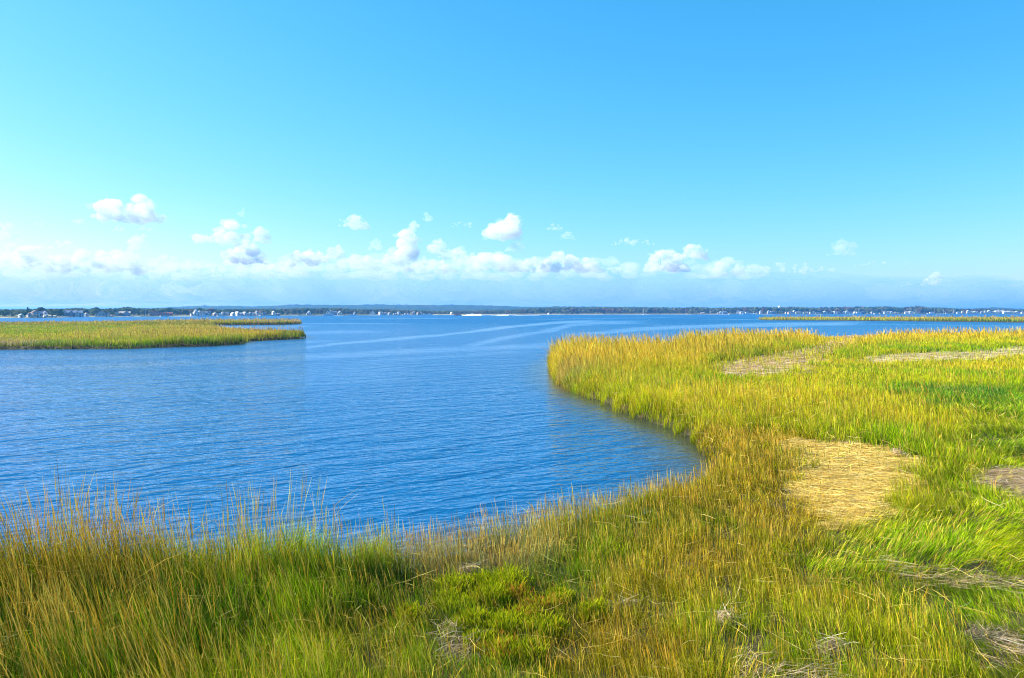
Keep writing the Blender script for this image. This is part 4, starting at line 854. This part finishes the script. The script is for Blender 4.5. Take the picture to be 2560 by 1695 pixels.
# anchors read off the photograph: (px, py on the ground, height, stalk share, base colour key, tip colour key, density factor, lean)
CK = {'dg': (0.055,0.150,0.002), 'dk': (0.022,0.075,0.002), 'gr': (0.095,0.24,0.003), 'lg': (0.25,0.41,0.005), 'yg': (0.40,0.49,0.006), 'ye': (0.60,0.54,0.010), 'go': (0.68,0.52,0.022), 'or': (0.44,0.30,0.008), 'br': (0.26,0.16,0.03),  # dk: base green darkened to deepen the shade low in the grass
      'st': (0.70,0.54,0.20), 'ol': (0.19,0.24,0.004), 'tn': (0.58,0.42,0.14), 'bg': (0.11,0.30,0.03), 'og': (0.31,0.33,0.006)}
AN = [  # --- tall green clump, lower left
 (-300,1700,0.898,0.2,'dk','dg',1.2,.25),(0,1700,0.898,0.2,'dk','dg',1.2,.25),(0,1480,0.945,0.33,'dk','ol',1.2,.25),(250,1460,0.992,0.33,'dk','ol',1.3,.22),(250,1650,0.803,0.18,'dk','dg',1.2,.25),(500,1460,0.898,0.2,'dk','lg',1.3,.2),
 (500,1650,0.661,0.12,'dk','dg',1.2,.3),(750,1450,0.832,0.15,'gr','lg',1.3,.18),(750,1560,0.567,0.088,'gr','lg',1.1,.3),(880,1450,0.708,0.12,'gr','yg',1.2,.15),(700,1690,0.472,0.088,'gr','lg',1.1,.35),
 (300,2100,0.661,0.12,'dk','dg',1,.3),(1300,2100,0.378,0.075,'gr','lg',1,.3),(2300,2100,0.472,0.075,'gr','lg',1,.3),
 # --- sparse pale fringe at the water, then mixed short marsh in the middle
 (980,1430,0.4,.5,'br','tn',.45,.15),(1100,1395,0.336,.5,'br','tn',.42,.2),(1250,1360,0.36,.5,'ol','tn',.5,.2),(1400,1325,0.4,.5,'ol','og',.6,.15),(1550,1280,0.4,.5,'ol','og',.7,.12),(1680,1215,0.384,.5,'ol','og',.8,.12),
 (1000,1500,0.304,.08,'dk','ol',.8,.3),(1150,1470,0.24,.06,'dk','ol',.7,.4),(1300,1450,0.28,.08,'ol','ol',.8,.35),(1450,1400,0.32,.10,'gr','og',1,.25),(1600,1350,0.336,.12,'gr','og',1,.2),
 (1000,1620,0.272,.10,'gr','og',1,.3),(1200,1600,0.208,.06,'gr','og',.9,.4),(1400,1580,0.24,.12,'ol','or',.95,.3),(1600,1500,0.32,.22,'og','or',1.1,.2),(1600,1650,0.304,.16,'gr','or',1,.25),(1250,1690,0.24,.1,'gr','og',1,.35),
 (1780,1400,0.336,.30,'og','or',1.1,.15),(1750,1250,0.368,.38,'og','or',1.1,.15),(1850,1180,0.384,.40,'og','or',1.0,.2),(1800,1110,0.4,.42,'og','or',1,.25),(1900,1100,0.36,.38,'or','or',.9,.45),(1930,1300,0.28,.28,'og','or',1,.4),
 (1800,1600,0.336,.16,'gr','yg',1.1,.2),(2000,1560,0.336,.16,'gr','yg',1.1,.2),(2000,1450,0.304,.20,'og','og',1.1,.25),(2150,1600,0.384,.18,'gr','yg',1.1,.18),(2250,1650,0.44,.20,'gr','yg',1.1,.15),(2000,1690,0.32,.1,'gr','lg',1,.3),
 # --- green salt-hay meadow at the right
 (2200,1400,0.266,.10,'gr','lg',1.2,.5),(2350,1330,0.285,.08,'gr','lg',1.3,.6),(2500,1330,0.247,.02,'lg','yg',1.4,.75),(2560,1400,0.247,.02,'lg','yg',1.4,.75),(2450,1550,0.247,.03,'dk','lg',1.2,.6),(2560,1600,0.285,.03,'gr','yg',1.2,.6),
 (2330,1260,0.399,.14,'gr','yg',1.1,.3),(2450,1290,0.266,.03,'gr','lg',1.3,.7),(2700,1350,0.247,.02,'lg','yg',1.3,.75),(2480,1150,0.237,.02,'gr','lg',1.4,.65),(2560,1110,0.285,.02,'bg','lg',1.4,.6),(2560,1690,0.285,.03,'ol','yg',1.2,.6),
 (2380,1150,0.522,.12,'gr','yg',1.1,.25),(2280,1120,0.589,.10,'gr','yg',1.1,.2),(2350,1060,0.617,.14,'lg','ye',1.1,.2),(2500,1050,0.304,.02,'bg','lg',1.3,.6),(2430,1000,0.665,.03,'dk','bg',1.2,.3),(2560,1000,0.427,.02,'bg','lg',1.3,.5),
 # --- bright yellow-green field
 (1650,1060,0.54,.14,'ol','yg',1,.2),(1700,1030,0.72,.16,'lg','ye',1.2,.15),(1800,1075,0.612,.14,'lg','ye',1.2,.15),(1850,1020,0.765,.22,'yg','ye',1.2,.15),(1900,1010,0.72,.20,'yg','go',1.2,.15),(2000,1090,0.585,.12,'lg','yg',1.2,.15),
 (2100,1090,0.594,.12,'lg','ye',1.2,.15),(2100,1020,0.54,.10,'yg','ye',1.2,.15),(2200,1050,0.558,.10,'lg','ye',1.2,.15),(2050,970,0.45,.06,'lg','yg',1.2,.2),(2200,970,0.495,.10,'lg','yg',1.2,.2),(2350,950,0.495,.10,'lg','yg',1.2,.2),
 (1600,1030,0.72,.14,'lg','yg',1.2,.2),(1540,1010,0.675,.14,'yg','ye',1.1,.25),(1700,960,0.675,.06,'gr','yg',1.2,.2),(1800,965,0.45,.05,'gr','lg',1.2,.2),(1930,962,0.34,.08,'lg','ye',1.2,.2),(2150,930,0.34,.16,'lg','ye',1.2,.2),
 (2300,925,0.36,.18,'lg','ye',1.2,.2),(2500,920,0.38,.2,'yg','ye',1.2,.2),(2700,930,0.54,.1,'lg','ye',1.2,.2),(2560,950,0.495,.10,'gr','yg',1.2,.2),(2000,950,0.30,.12,'lg','ye',1.2,.2),
 # --- golden spit tip
 (1392,948,0.989,.40,'or','tn',1.2,.35),(1400,915,1.16,.40,'go','go',1.2,.35),(1440,975,0.774,.30,'og','ye',1.1,.35),(1440,925,1.16,.45,'yg','go',1.3,.3),(1500,960,0.946,.32,'lg','ye',1.2,.25),(1520,915,1.12,.50,'yg','go',1.3,.3),
 (1560,990,0.688,.2,'yg','yg',1.1,.25),(1600,925,0.989,.30,'gr','go',1.2,.25),(1600,970,0.817,.15,'lg','yg',1.2,.2),(1700,920,0.946,.2,'gr','ye',1.2,.2),(1650,898,1.12,.3,'gr','go',1.2,.25),(1480,896,1.2,.4,'yg','go',1.2,.3),
 # --- golden back strip
 (1760,872,1.22,.35,'lg','go',1.2,.25),(1760,900,1.08,.3,'dk','go',1.2,.2),(1850,880,1.17,.25,'dk','ye',1.2,.2),(1900,865,1.22,.5,'ye','go',1.3,.25),(2000,862,1.17,.5,'go','go',1.3,.25),(2030,872,0.99,.15,'dk','yg',1.2,.2),
 (2150,858,1.12,.5,'go','go',1.3,.25),(2300,856,1.12,.5,'go','go',1.3,.25),(2300,866,0.81,.2,'yg','ye',1.2,.2),(2450,854,1.12,.5,'go','go',1.3,.25),(2560,852,1.12,.5,'go','go',1.3,.25),(2400,864,0.9,.15,'yg','ye',1.2,.2),
 (2250,878,0.72,.1,'gr','yg',1.2,.2),(2400,872,0.72,.1,'gr','yg',1.2,.2),(2560,862,0.81,.15,'lg','ye',1.2,.2),
 # --- left island
 (0,872,0.779,.2,'ol','tn',1.2,.2),(200,870,0.779,.2,'ol','yg',1.2,.2),(400,866,0.779,.15,'gr','yg',1.2,.2),(590,858,1.02,.15,'dk','yg',1.2,.2),(740,845,1.11,.2,'dk','ol',1.3,.3),(680,846,1.11,.3,'ol','go',1.3,.3),(620,846,1.02,.4,'yg','go',1.3,.3),
 (0,850,0.656,.15,'lg','ye',1.2,.2),(150,842,0.656,.08,'lg','yg',1.2,.2),(300,845,0.697,.3,'yg','go',1.2,.2),(450,845,0.697,.45,'yg','go',1.2,.2),(550,842,0.82,.45,'yg','go',1.2,.2),(0,825,0.6,.1,'lg','yg',1.2,.2),(300,825,0.6,.08,'lg','yg',1.2,.2),
 (450,825,0.738,.3,'yg','go',1.2,.2),(0,815,0.72,.3,'ol','og',1.2,.2),(300,813,0.75,.25,'ol','ye',1.2,.2),(510,817,1.23,.3,'ol','og',1.2,.2),(600,811,1.31,.3,'dk','ye',1.2,.2),(740,810,1.31,.3,'dk','tn',1.2,.2),(650,810,1.31,.3,'ol','ye',1.2,.2),
 # --- far island
 (1910,799,1.44,.4,'ye','go',1.2,.2),(2060,801,1.53,.3,'yg','go',1.2,.2),(2200,802,1.53,.3,'yg','go',1.2,.2),(2400,804,1.61,.3,'gr','go',1.2,.2),(2560,806,1.61,.3,'gr','go',1.2,.2)]
Aw = np.array([at(a[0], a[1], G0 if a[1] > 850 else 0.0) for a in AN])
def feat(X, Y):
    return np.c_[X/np.maximum(Y, 1)*7.0, np.log(np.maximum(Y, 1))*6.0]
AF = feat(Aw[:,0], Aw[:,1])
AH = np.array([a[2] for a in AN]); AS = np.array([a[3] for a in AN]); AB = np.array([CK[a[4]] for a in AN]); AT = np.array([CK[a[5]] for a in AN]); AD = np.array([a[6] for a in AN]); AL = np.array([a[7] for a in AN])
def params(X, Y):
    wx = (fbm(X*0.45+3, Y*0.35, 91, 3)-0.5); wy = (fbm(X*0.45, Y*0.35+9, 92, 3)-0.5)
    f = feat(X, Y) + np.c_[wx, wy]*1.3
    out = [np.empty(len(X)), np.empty(len(X)), np.empty((len(X),3)), np.empty((len(X),3)), np.empty(len(X)), np.empty(len(X))]
    rp = np.random.default_rng(len(X))
    for s_ in range(0, len(X), 20000):
        g = f[s_:s_+20000]; d2 = ((g[:,None,:]-AF[None])**2).sum(2)
        w_ = 1/(d2+0.03)**2.2; w_ /= w_.sum(1, keepdims=True)
        for o_, A_ in zip(out, (AH, AS, AB, AT, AD, AL)): o_[s_:s_+20000] = w_@A_
        # plants of neighbouring stands grow mixed through each other: each blade takes mostly after one of them
        wm_ = w_**0.6; wm_ /= wm_.sum(1, keepdims=True); pick = (np.cumsum(wm_, 1) < rp.random((len(g),1))).sum(1).clip(0, len(AH)-1)
        for o_, A_ in ((out[2], AB), (out[3], AT)): o_[s_:s_+20000] = o_[s_:s_+20000]*0.62 + A_[pick]*0.38
    return out
def scatter(P_, dmin, dmax, amin, amax, n, pwr, seed, grow_out=0.3):
    """points with density ~ 1/d^pwr inside polygon P_"""
    r = np.random.default_rng(seed); k = 2-pwr
    u = r.random(n); d = (dmin**k + u*(dmax**k-dmin**k))**(1/k) if abs(k) > 1e-6 else dmin*(dmax/dmin)**u
    a = r.uniform(rad(amin), rad(amax), n); X, Y = np.sin(a)*d, np.cos(a)*d
    # uneven edge: the shoreline frays by some 0.3 m
    sd = poly_sd(P_, X, Y) + (fbm(X*1.3, Y*1.3, 93, 3)-0.5)*0.9 + grow_out
    m = sd > 0.0
    return X[m], Y[m], sd[m], d[m]
bare_list = list(BARE.items()); BS = {'thatch': .955, 'mudflat': .93, 'sandstrip': .96, 'smallbare': .85, 'wrack': .7, 'wrack_low': .22, 'hole_mid': .8, 'hole_right': .85}
def grow(name, P_, dmin, dmax, amin, amax, n, pwr, seed, label, minpx=0.40, tall=None, keep=None):
    r = np.random.default_rng(seed+1)
    X, Y, sd, d = scatter(P_, dmin, dmax, amin, amax, n, pwr, seed, 0.9 if dmin > 80 else 0.3)
    if keep is not None:
        m = keep(X, Y); X, Y, sd, d = X[m], Y[m], sd[m], d[m]
    H, S, B, T, D, Ln = params(X, Y)
    pr = D/1.3
    # small tussocks and gaps
    tus = fbm(X*2.6, Y*2.6, 94, 3); pr = pr*np.clip(-0.45+2.8*tus, 0.06, 1.35)
    bare = np.zeros(len(X))
    for k_, bp_ in bare_list:
        s_ = poly_sd(bp_, X, Y) + ((fbm(X*1.1, Y*1.1, 95, 3)-0.5)*1.5+(fbm(X*3.5, Y*3.5, 295, 2)-0.5)*0.9)*np.clip(d/25, 0.6, 3.5)
        edge = np.clip(d/30, 0.25, 2.5)
        bare = np.maximum(bare, BS.get(k_, 0.6)*sstep(-edge*0.5, edge*0.4, s_))
    pr = pr*(1-bare*0.985)
    m = r.random(len(X)) < pr
    X, Y, sd, d, H, S, B, T, Ln, bare = [a[m] for a in (X, Y, sd, d, H, S, B, T, Ln, bare)]
    n_ = len(X)
    nf_ = 1-0.65*sstep(35, 100, d); H = H*(1-0.35*bare)*(1+nf_*(0.5*fbm(X*0.35, Y*0.35, 96, 3)-.25))*(1+nf_*(0.35*fbm(X*1.5, Y*1.5, 97, 2)-.18))
    H = H*(0.65+0.35*sstep(0, 0.6, sd))*(1+nf_*(0.5*fbm(X*3.1+5, Y*3.1, 194, 2)-.27))
    fl_ = sstep(22, 80, d); h = H*((0.62+0.17*fl_)+(0.55-0.28*fl_)*r.random(n_))
    heads = r.random(n_) < S*0.42*(1.1-0.7*sstep(60, 120, d))*np.where(d < 16, 1.3, 1.0)
    h = np.where(heads, H*(1.10+0.75*r.random(n_)**1.6)+0.05, h)
    w0 = np.where(heads, 0.0068, 0.0074*np.clip(H/0.6, 0.65, 1.15))
    w = np.maximum(w0, minpx*d/788*np.where(heads, 0.95, 1.0)*(0.8+0.5*r.random(n_)))
    Z = G0 + (0.12*(fbm(X*1.7, Y*1.7, 5)-0.5)) - 0.06; Z = np.where(sd < 0.5, -0.15+0.5*sstep(-0.2, 0.5, sd), Z)
    # colour: patch variation + per blade variation; some dead straw blades everywhere
    pn = fbm(X*0.25, Y*0.18, 98, 3)[:, None]; bn = r.random((n_,1))
    k1 = np.clip((pn-0.5)*2.2+0.5, 0, 1)
    dk_ = (fbm(X*1.9+4, Y*1.9, 195, 3)[:, None]-0.5)*1.6; nearf = (1-sstep(25, 60, d))[:, None]
    B = B*(0.8+0.4*bn)*(1-0.5*nearf); T = T*(1+ (k1-0.5)*np.array([0.8,0.25,0.3]))*np.exp((r.random((n_,1))-0.5)*(1.1+1.0*nearf)+dk_*(0.35+0.35*nearf))  # near blade bases darkened to imitate shade between the clumps
    dead = (r.random(n_) < 0.09)[:, None]; B = np.where(dead, np.array([0.30,0.20,0.035])*(0.6+0.7*bn), B); T = np.where(dead, np.array([0.62,0.46,0.11])*(0.6+0.7*bn), T)
    hc = np.where((r.random(n_) < 0.55)[:, None], np.array([0.74,0.48,0.08]), np.array([0.66,0.32,0.03]))
    T = np.where(heads[:, None], (hc*0.65+T*0.35)*(0.7+0.6*r.random((n_,1))), T); B = np.where(heads[:, None], B*0.6+hc*0.3, B)
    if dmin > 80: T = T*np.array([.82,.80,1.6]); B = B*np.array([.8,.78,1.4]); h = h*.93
    T = np.clip(T, 0.004, 0.8)
    swirl = fbm(X*0.3, Y*0.3, 99, 3)*6.283*1.6
    az = np.where(Ln > 0.45, swirl + r.normal(0, .45, n_), math.pi + 0.4 + (fbm(X*.8, Y*.8, 199, 2)-.5)*5 + r.normal(0, 1.3, n_)*np.where(heads, .45, 1.0))
    ln = Ln*(0.5+1.0*r.random(n_)); ln = np.where(heads, ln*0.7, ln)
    rag = r.random(n_) < 0.10; ln = np.where(rag, 0.6+0.5*r.random(n_), ln)
    ln = np.clip(ln, 0, 1.15)
    return build_blades(name, np.c_[X, Y, Z], h, w, np.clip(B, 0.003, 0.7), T, az, ln, seed+2, heads, label)
pxsplit = lambda X, Y: px_of(X, Y, np.full_like(X, G0))
def k_left(X, Y):
    a, b_ = pxsplit(X, Y); return (a < 945 + np.maximum(0, b_-1500)*0.05)
def k_mid(X, Y):
    a, b_ = pxsplit(X, Y); return ~k_left(X, Y) & (np.hypot(X, Y) < 27)
def k_back(X, Y): return np.hypot(X, Y) >= 27
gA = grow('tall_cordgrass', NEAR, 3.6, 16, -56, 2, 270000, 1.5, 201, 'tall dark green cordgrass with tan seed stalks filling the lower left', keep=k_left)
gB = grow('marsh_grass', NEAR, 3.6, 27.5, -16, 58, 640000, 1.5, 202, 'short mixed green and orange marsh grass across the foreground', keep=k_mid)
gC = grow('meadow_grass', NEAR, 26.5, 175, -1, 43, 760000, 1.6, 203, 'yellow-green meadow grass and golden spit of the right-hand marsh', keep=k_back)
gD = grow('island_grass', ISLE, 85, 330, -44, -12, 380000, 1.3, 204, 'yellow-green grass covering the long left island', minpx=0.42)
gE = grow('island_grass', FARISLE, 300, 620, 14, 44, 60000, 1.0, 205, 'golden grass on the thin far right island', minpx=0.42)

# ================================================================== THATCH, WRACK AND LOW SHRUBS
def lying(name, X, Y, Z, L_, w, az, tilt, col, seed, label=None, parent=None, m=None):
    """straws lying on the ground: thin bent ribbons of three pieces"""
    r = np.random.default_rng(seed); n = len(X)
    t = np.array([-.5, -.17, .17, .5]); ca, sa = np.cos(az), np.sin(az)
    kx, ky = r.normal(0, .12, n), r.normal(0, .05, n); rl = r.normal(0, .55, n); cr_, sr_ = np.cos(rl), np.sin(rl)
    V = np.empty((n,4,2,3)); C = np.empty((n,4,2,3))
    for k in range(4):
        q = t[k]*L_; bow = (t[k]**2-.25)*L_
        cx = X + ca*q - sa*bow*kx*4; cy_ = Y + sa*q + ca*bow*kx*4; cz = Z + tilt*q + bow*ky*2
        hw = w*.5*(0.35 if k in (0, 3) else 1)
        ox, oy, oz = -sa*hw*cr_, ca*hw*cr_, hw*sr_
        V[:,k,0] = np.c_[cx-ox, cy_-oy, cz-oz]; V[:,k,1] = np.c_[cx+ox, cy_+oy, cz+oz]
        C[:,k,0] = col; C[:,k,1] = col
    b = (np.arange(n)*8)[:,None,None]; k = (np.arange(3)*2)[None,:,None]
    Q = (b+k+np.array([0,1,3,2])[None,None,:]).reshape(-1,4)
    o = link(name, mesh_np(name, V.reshape(-1,3), Q, C.reshape(-1,3)), m or grass_m, parent)
    if label: tag(o, label, 'straw', kind='stuff')
    return o
def mat_of_straw(key, n, base_az, spread, cols, label, L0=.45, hgt=.12, grow_=0.2, seed=1, wpx=0.42, name='straw_thatch'):
    r = np.random.default_rng(seed); Pp = np.array(BARE[key]); lo, hi = Pp.min(0)-1, Pp.max(0)+1
    X = r.uniform(lo[0], hi[0], n*3); Y = r.uniform(lo[1], hi[1], n*3)
    sd = poly_sd(BARE[key], X, Y) + ((fbm(X*1.1, Y*1.1, 95, 3)-0.5)*1.5+(fbm(X*3.5, Y*3.5, 295, 2)-0.5)*0.9)*max(.6, min(3.5, lo[1]/25))
    m = (sd > -grow_) & (r.random(len(X)) < np.clip(-0.1+1.7*fbm(X*1.8, Y*1.8, 55, 3), 0, 1)); X, Y = X[m][:n], Y[m][:n]; k = len(X)
    d = np.hypot(X, Y); mound = fbm(X*0.8, Y*0.8, 56, 3)
    Z = G0 + 0.0 + (0.10*(fbm(X*1.7, Y*1.7, 5)-0.5)) + 0.02 + r.random(k)*hgt*(0.4+mound)
    flow = base_az + (fbm(X*.5, Y*.5, 57, 3)-.5)*spread*2 + r.normal(0, spread*.35, k)
    c = np.array([cols[i_] for i_ in r.integers(0, len(cols), k)])*(0.6+0.75*r.random((k,1)))
    return lying(name, X, Y, Z, L0*(0.5+r.random(k)), np.maximum(.0055, wpx*d/788), flow, r.normal(0, .10, k), c, seed, label)
ST = [(0.80,0.60,0.15),(0.84,0.65,0.19),(0.74,0.52,0.11),(0.46,0.31,0.09),(0.82,0.68,0.28)]
TN = [(0.72,0.54,0.30),(0.78,0.62,0.38),(0.48,0.34,0.20),(0.36,0.26,0.18),(0.64,0.44,0.23)]
GY = [(0.42,0.32,0.20),(0.26,0.19,0.12),(0.60,0.46,0.26),(0.68,0.55,0.34),(0.30,0.24,0.18)]
mat_of_straw('thatch', 36000, 2.75, 0.9, ST, 'flattened mat of golden dead straw on the right', seed=301, hgt=.10, L0=.38, grow_=.25)
mat_of_straw('mudflat', 20000, 0.05, 0.5, TN, 'pale washed-up reeds across the mud patch behind the spit', L0=1.6, seed=302, hgt=.14, wpx=.6, name='reed_wrack')
mat_of_straw('sandstrip', 6000, 0.05, 0.3, TN[:2]+[(0.45,0.42,0.24)], 'pale bare strip of flattened grass at the far right', L0=1.4, seed=303, hgt=.06, wpx=.6, name='reed_wrack')
mat_of_straw('smallbare', 900, 0.1, 0.3, ST, 'small streak of straw in the yellow-green meadow', L0=.9, seed=304, name='reed_wrack')
mat_of_straw('wrack', 8000, 0.25, 0.8, TN+GY[:2], 'tan reed wrack at the right edge', seed=305, hgt=.2, L0=.35, name='reed_wrack')
mat_of_straw('wrack_low', 1100, 2.9, 0.9, TN, 'thin tan wrack line through the salt hay', seed=306, hgt=.16, L0=.28, name='reed_wrack')
mat_of_straw('wrack_corner', 450, 2.6, 1.0, TN+[(0.75,0.70,0.6)], 'bleached tan twigs in the lower right corner', seed=307, hgt=.15, L0=.3, name='reed_wrack')
mat_of_straw('wrack_bottom', 1100, 0.6, 1.0, TN, 'tan dead grass heap at the bottom edge', seed=308, hgt=.25, L0=.4, name='reed_wrack')
mat_of_straw('hole_mid', 900, 1.2, 1.4, GY, 'grey dead stems in the dark gap below the lime-green shrubs', seed=309, hgt=.2, L0=.25, name='reed_wrack')
mat_of_straw('hole_right', 900, 1.0, 1.4, GY, 'dead stems in the dark hollow at lower right', seed=310, hgt=.1, L0=.25, name='reed_wrack')

# scattered single bent straws lying in the green: one loose litter layer
r = np.random.default_rng(311); n = 7000
X, Y, sd, d = scatter(NEAR, 6, 45, -40, 44, n, 1.4, 312)
Hh = params(X, Y)[0]
c = np.array(ST)[r.integers(0, 5, len(X))]*(0.7+0.5*r.random((len(X),1)))
lying('straw_litter', X, Y, G0+Hh*r.uniform(.25, .85, len(X)), r.uniform(.12, .55, len(X)), np.maximum(.004, .38*d/788), r.normal(0, .9, len(X)), r.normal(0, .28, len(X)), c, 313, 'loose pale straws caught all over the grass')

# rounded grey wrack heaps that stand up from the mat
def heap(px, py, w, h, lab, n=700, cols=GY, seed=1):
    n = int(n*.7); w *= .85; h *= .85
    gx_, gy_ = at(px, py, G0); o = empty('wrack_heap', (gx_, gy_, G0-.02)); tag(o, lab, 'wrack heap', 'grey wrack heaps in the marsh')
    r = np.random.default_rng(seed); v = r.normal(size=(n,3)); v /= np.linalg.norm(v, axis=1)[:,None]; q = r.random(n)**.35
    X, Y, Z = v[:,0]*w*.5*q, v[:,1]*w*.4*q, np.abs(v[:,2])*h*q
    c = np.array(cols)[r.integers(0, len(cols), n)]*(0.7+.5*r.random((n,1)))
    lying('dead_stems', X, Y, Z, r.uniform(.08, .3, n), np.full(n, .009), np.arctan2(Y, X)+1.57+r.normal(0, .5, n), r.normal(0, .25, n), c, seed, None, o)
    lying('bleached_stalks', X[:60], Y[:60], Z[:60]+.03, r.uniform(.2, .5, 60), np.full(60, .008), r.normal(0, 1, 60), r.normal(0, .3, 60), np.tile(np.array([[.7,.6,.42]]), (60,1)), seed+1, None, o)
heap(2244, 1148, .42, .38, 'upright grey wrack clump on the far side of the golden straw mat', 330, TN, 320)
heap(2125, 1118, .9, .20, 'pale low heap at the back edge of the golden straw mat', 600, TN, 321)
heap(2500, 1225, 1.0, .28, 'swirled grey-brown wrack heap at the right edge', 1300, GY, 322)
heap(2305, 1190, .9, .18, 'pinkish flattened heap at the right end of the golden straw mat', 800, TN, 323)
heap(1565, 1520, .25, .15, 'small blue-grey dead clump in the orange-green grass', 300, GY, 324)
heap(1815, 1560, .35, .20, 'pinkish dead clump in the grass left of the lower wrack line', 400, TN, 325)
heap(2080, 1640, .40, .25, 'grey-purple dead clump near the bottom edge', 450, GY, 326)
heap(1170, 1435, .40, .18, 'dark dead clump at the back of the lime-green shrubs', 400, GY, 327)
heap(600, 1582, .30, .16, 'whitish twist of dead grass among the tall green blades', 250, TN, 328)

# lime-green glasswort shrubs, some turning red
LI = np.array([0.36,0.40,0.007]); LD = np.array([0.10,0.16,0.004]); RE = np.array([0.50,0.13,0.03]); OG_ = np.array([0.42,0.28,0.03])
def shrub(px, py, w, h, red, lab, seed):
    gx_, gy_ = at(px, py, G0); o = empty('glasswort_shrub', (gx_, gy_, G0-.03)); tag(o, lab, 'shrub', 'low lime-green shrubs in the foreground')
    r = np.random.default_rng(seed)
    # main stems
    ns = 26; a = r.uniform(0, 6.283, ns); q = r.random(ns)**.6; tx, ty = np.cos(a)*q*w*.5, np.sin(a)*q*w*.42; tz = h*(1-.45*q**2)*r.uniform(.7, 1, ns)
    sm = MB()
    for i_ in range(ns): sm.tube((tx[i_]*.15, ty[i_]*.15, -.03), (tx[i_]*.8, ty[i_]*.8, tz[i_]*.75), .006, .003, 5)
    sm.build('stems', stem_m, o)
    # fleshy upright branchlets along and on top of the stems
    n = 1300; i_ = r.integers(0, ns, n); f = r.uniform(.35, 1, n)
    Pb = np.c_[tx[i_]*f + r.normal(0, w*.09, n), ty[i_]*f + r.normal(0, w*.09, n), tz[i_]*f*.85 + r.normal(0, .03, n)]
    t = r.random((n,1)); base = LD*(1-t)+LI*.7*t; rr = (r.random(n) < red*.55)[:,None]
    tip = np.where(rr, RE*(1-t)+OG_*t, LI*(0.75+.5*t)); base = np.where(rr, base*.5+RE*.4, base)
    h_ = r.uniform(.04, .10, n)*(h/.3)**.5
    t4 = np.array([0,.38,.72,1.0]); az = r.uniform(0, 6.283, n); la = np.arctan2(Pb[:,1], Pb[:,0])+r.normal(0,.8,n); ln = r.uniform(.1,.7,n)
    V = np.empty((n,4,2,3)); C = np.empty((n,4,2,3))
    for k in range(4):
        hw = .0042*np.array([.8,1,1,.5])[k]*(1+.5*r.random(n)); b_ = t4[k]**1.5
        cx = Pb[:,0]+np.cos(la)*ln*h_*b_; cy_ = Pb[:,1]+np.sin(la)*ln*h_*b_; cz = Pb[:,2]+h_*t4[k]
        V[:,k,0] = np.c_[cx-np.cos(az)*hw, cy_-np.sin(az)*hw, cz]; V[:,k,1] = np.c_[cx+np.cos(az)*hw, cy_+np.sin(az)*hw, cz]
        cc = base*(1-t4[k])+tip*t4[k]; C[:,k,0] = cc; C[:,k,1] = cc
    b = (np.arange(n)*8)[:,None,None]; k = (np.arange(3)*2)[None,:,None]
    link('foliage', mesh_np('foliage', V.reshape(-1,3), (b+k+np.array([0,1,3,2])[None,None,:]).reshape(-1,4), C.reshape(-1,3)), grass_m, o)
stem_m = mat('green_stem', (0.16,0.20,0.04), 0.7)
SH = [(1135,1480,.50,.30,.02,'lime-green shrub at the upper left of the cluster'),(1205,1468,.40,.28,0,'rounded lime-green shrub second from the left at the back'),(1262,1480,.60,.42,.02,'largest and tallest bright lime-green shrub at the back of the cluster'),
 (1130,1520,.50,.28,.03,'low lime-green shrub on the left side of the cluster'),(1230,1520,.50,.34,.08,'lime-green shrub in the middle of the cluster'),(1288,1505,.34,.34,.75,'narrow orange-red shrub right of the tallest lime one'),
 (1345,1530,.50,.26,.85,'widest reddish shrub on the right side of the cluster'),(1300,1555,.40,.24,.5,'half red half green shrub below the widest reddish one'),(1185,1570,.45,.28,.03,'green shrub low on the left of the cluster, above the dark gap'),
 (1262,1585,.50,.30,.05,'broad lime-green shrub at the lower middle of the cluster'),(1255,1640,.45,.24,.6,'low shrub with red patches at the bottom of the cluster'),(1365,1590,.42,.28,.03,'bright green shrub at the lower right of the cluster'),
 (1480,1545,.40,.26,.03,'separate green shrub right of the cluster'),(1395,1500,.34,.2,.05,'small green tuft shrub right of the reddish ones'),(1195,1615,.30,.2,.02,'little green shrub beside the dark gap'),
 (1030,1545,.36,.22,.08,'olive-green shrub left of the cluster'),(1330,1650,.36,.24,.1,'green shrub at the bottom right of the cluster')]
for k, a_ in enumerate(SH): shrub(a_[0], a_[1]+8, a_[2]*1.3, a_[3]*1.15, *a_[4:], 400+k)
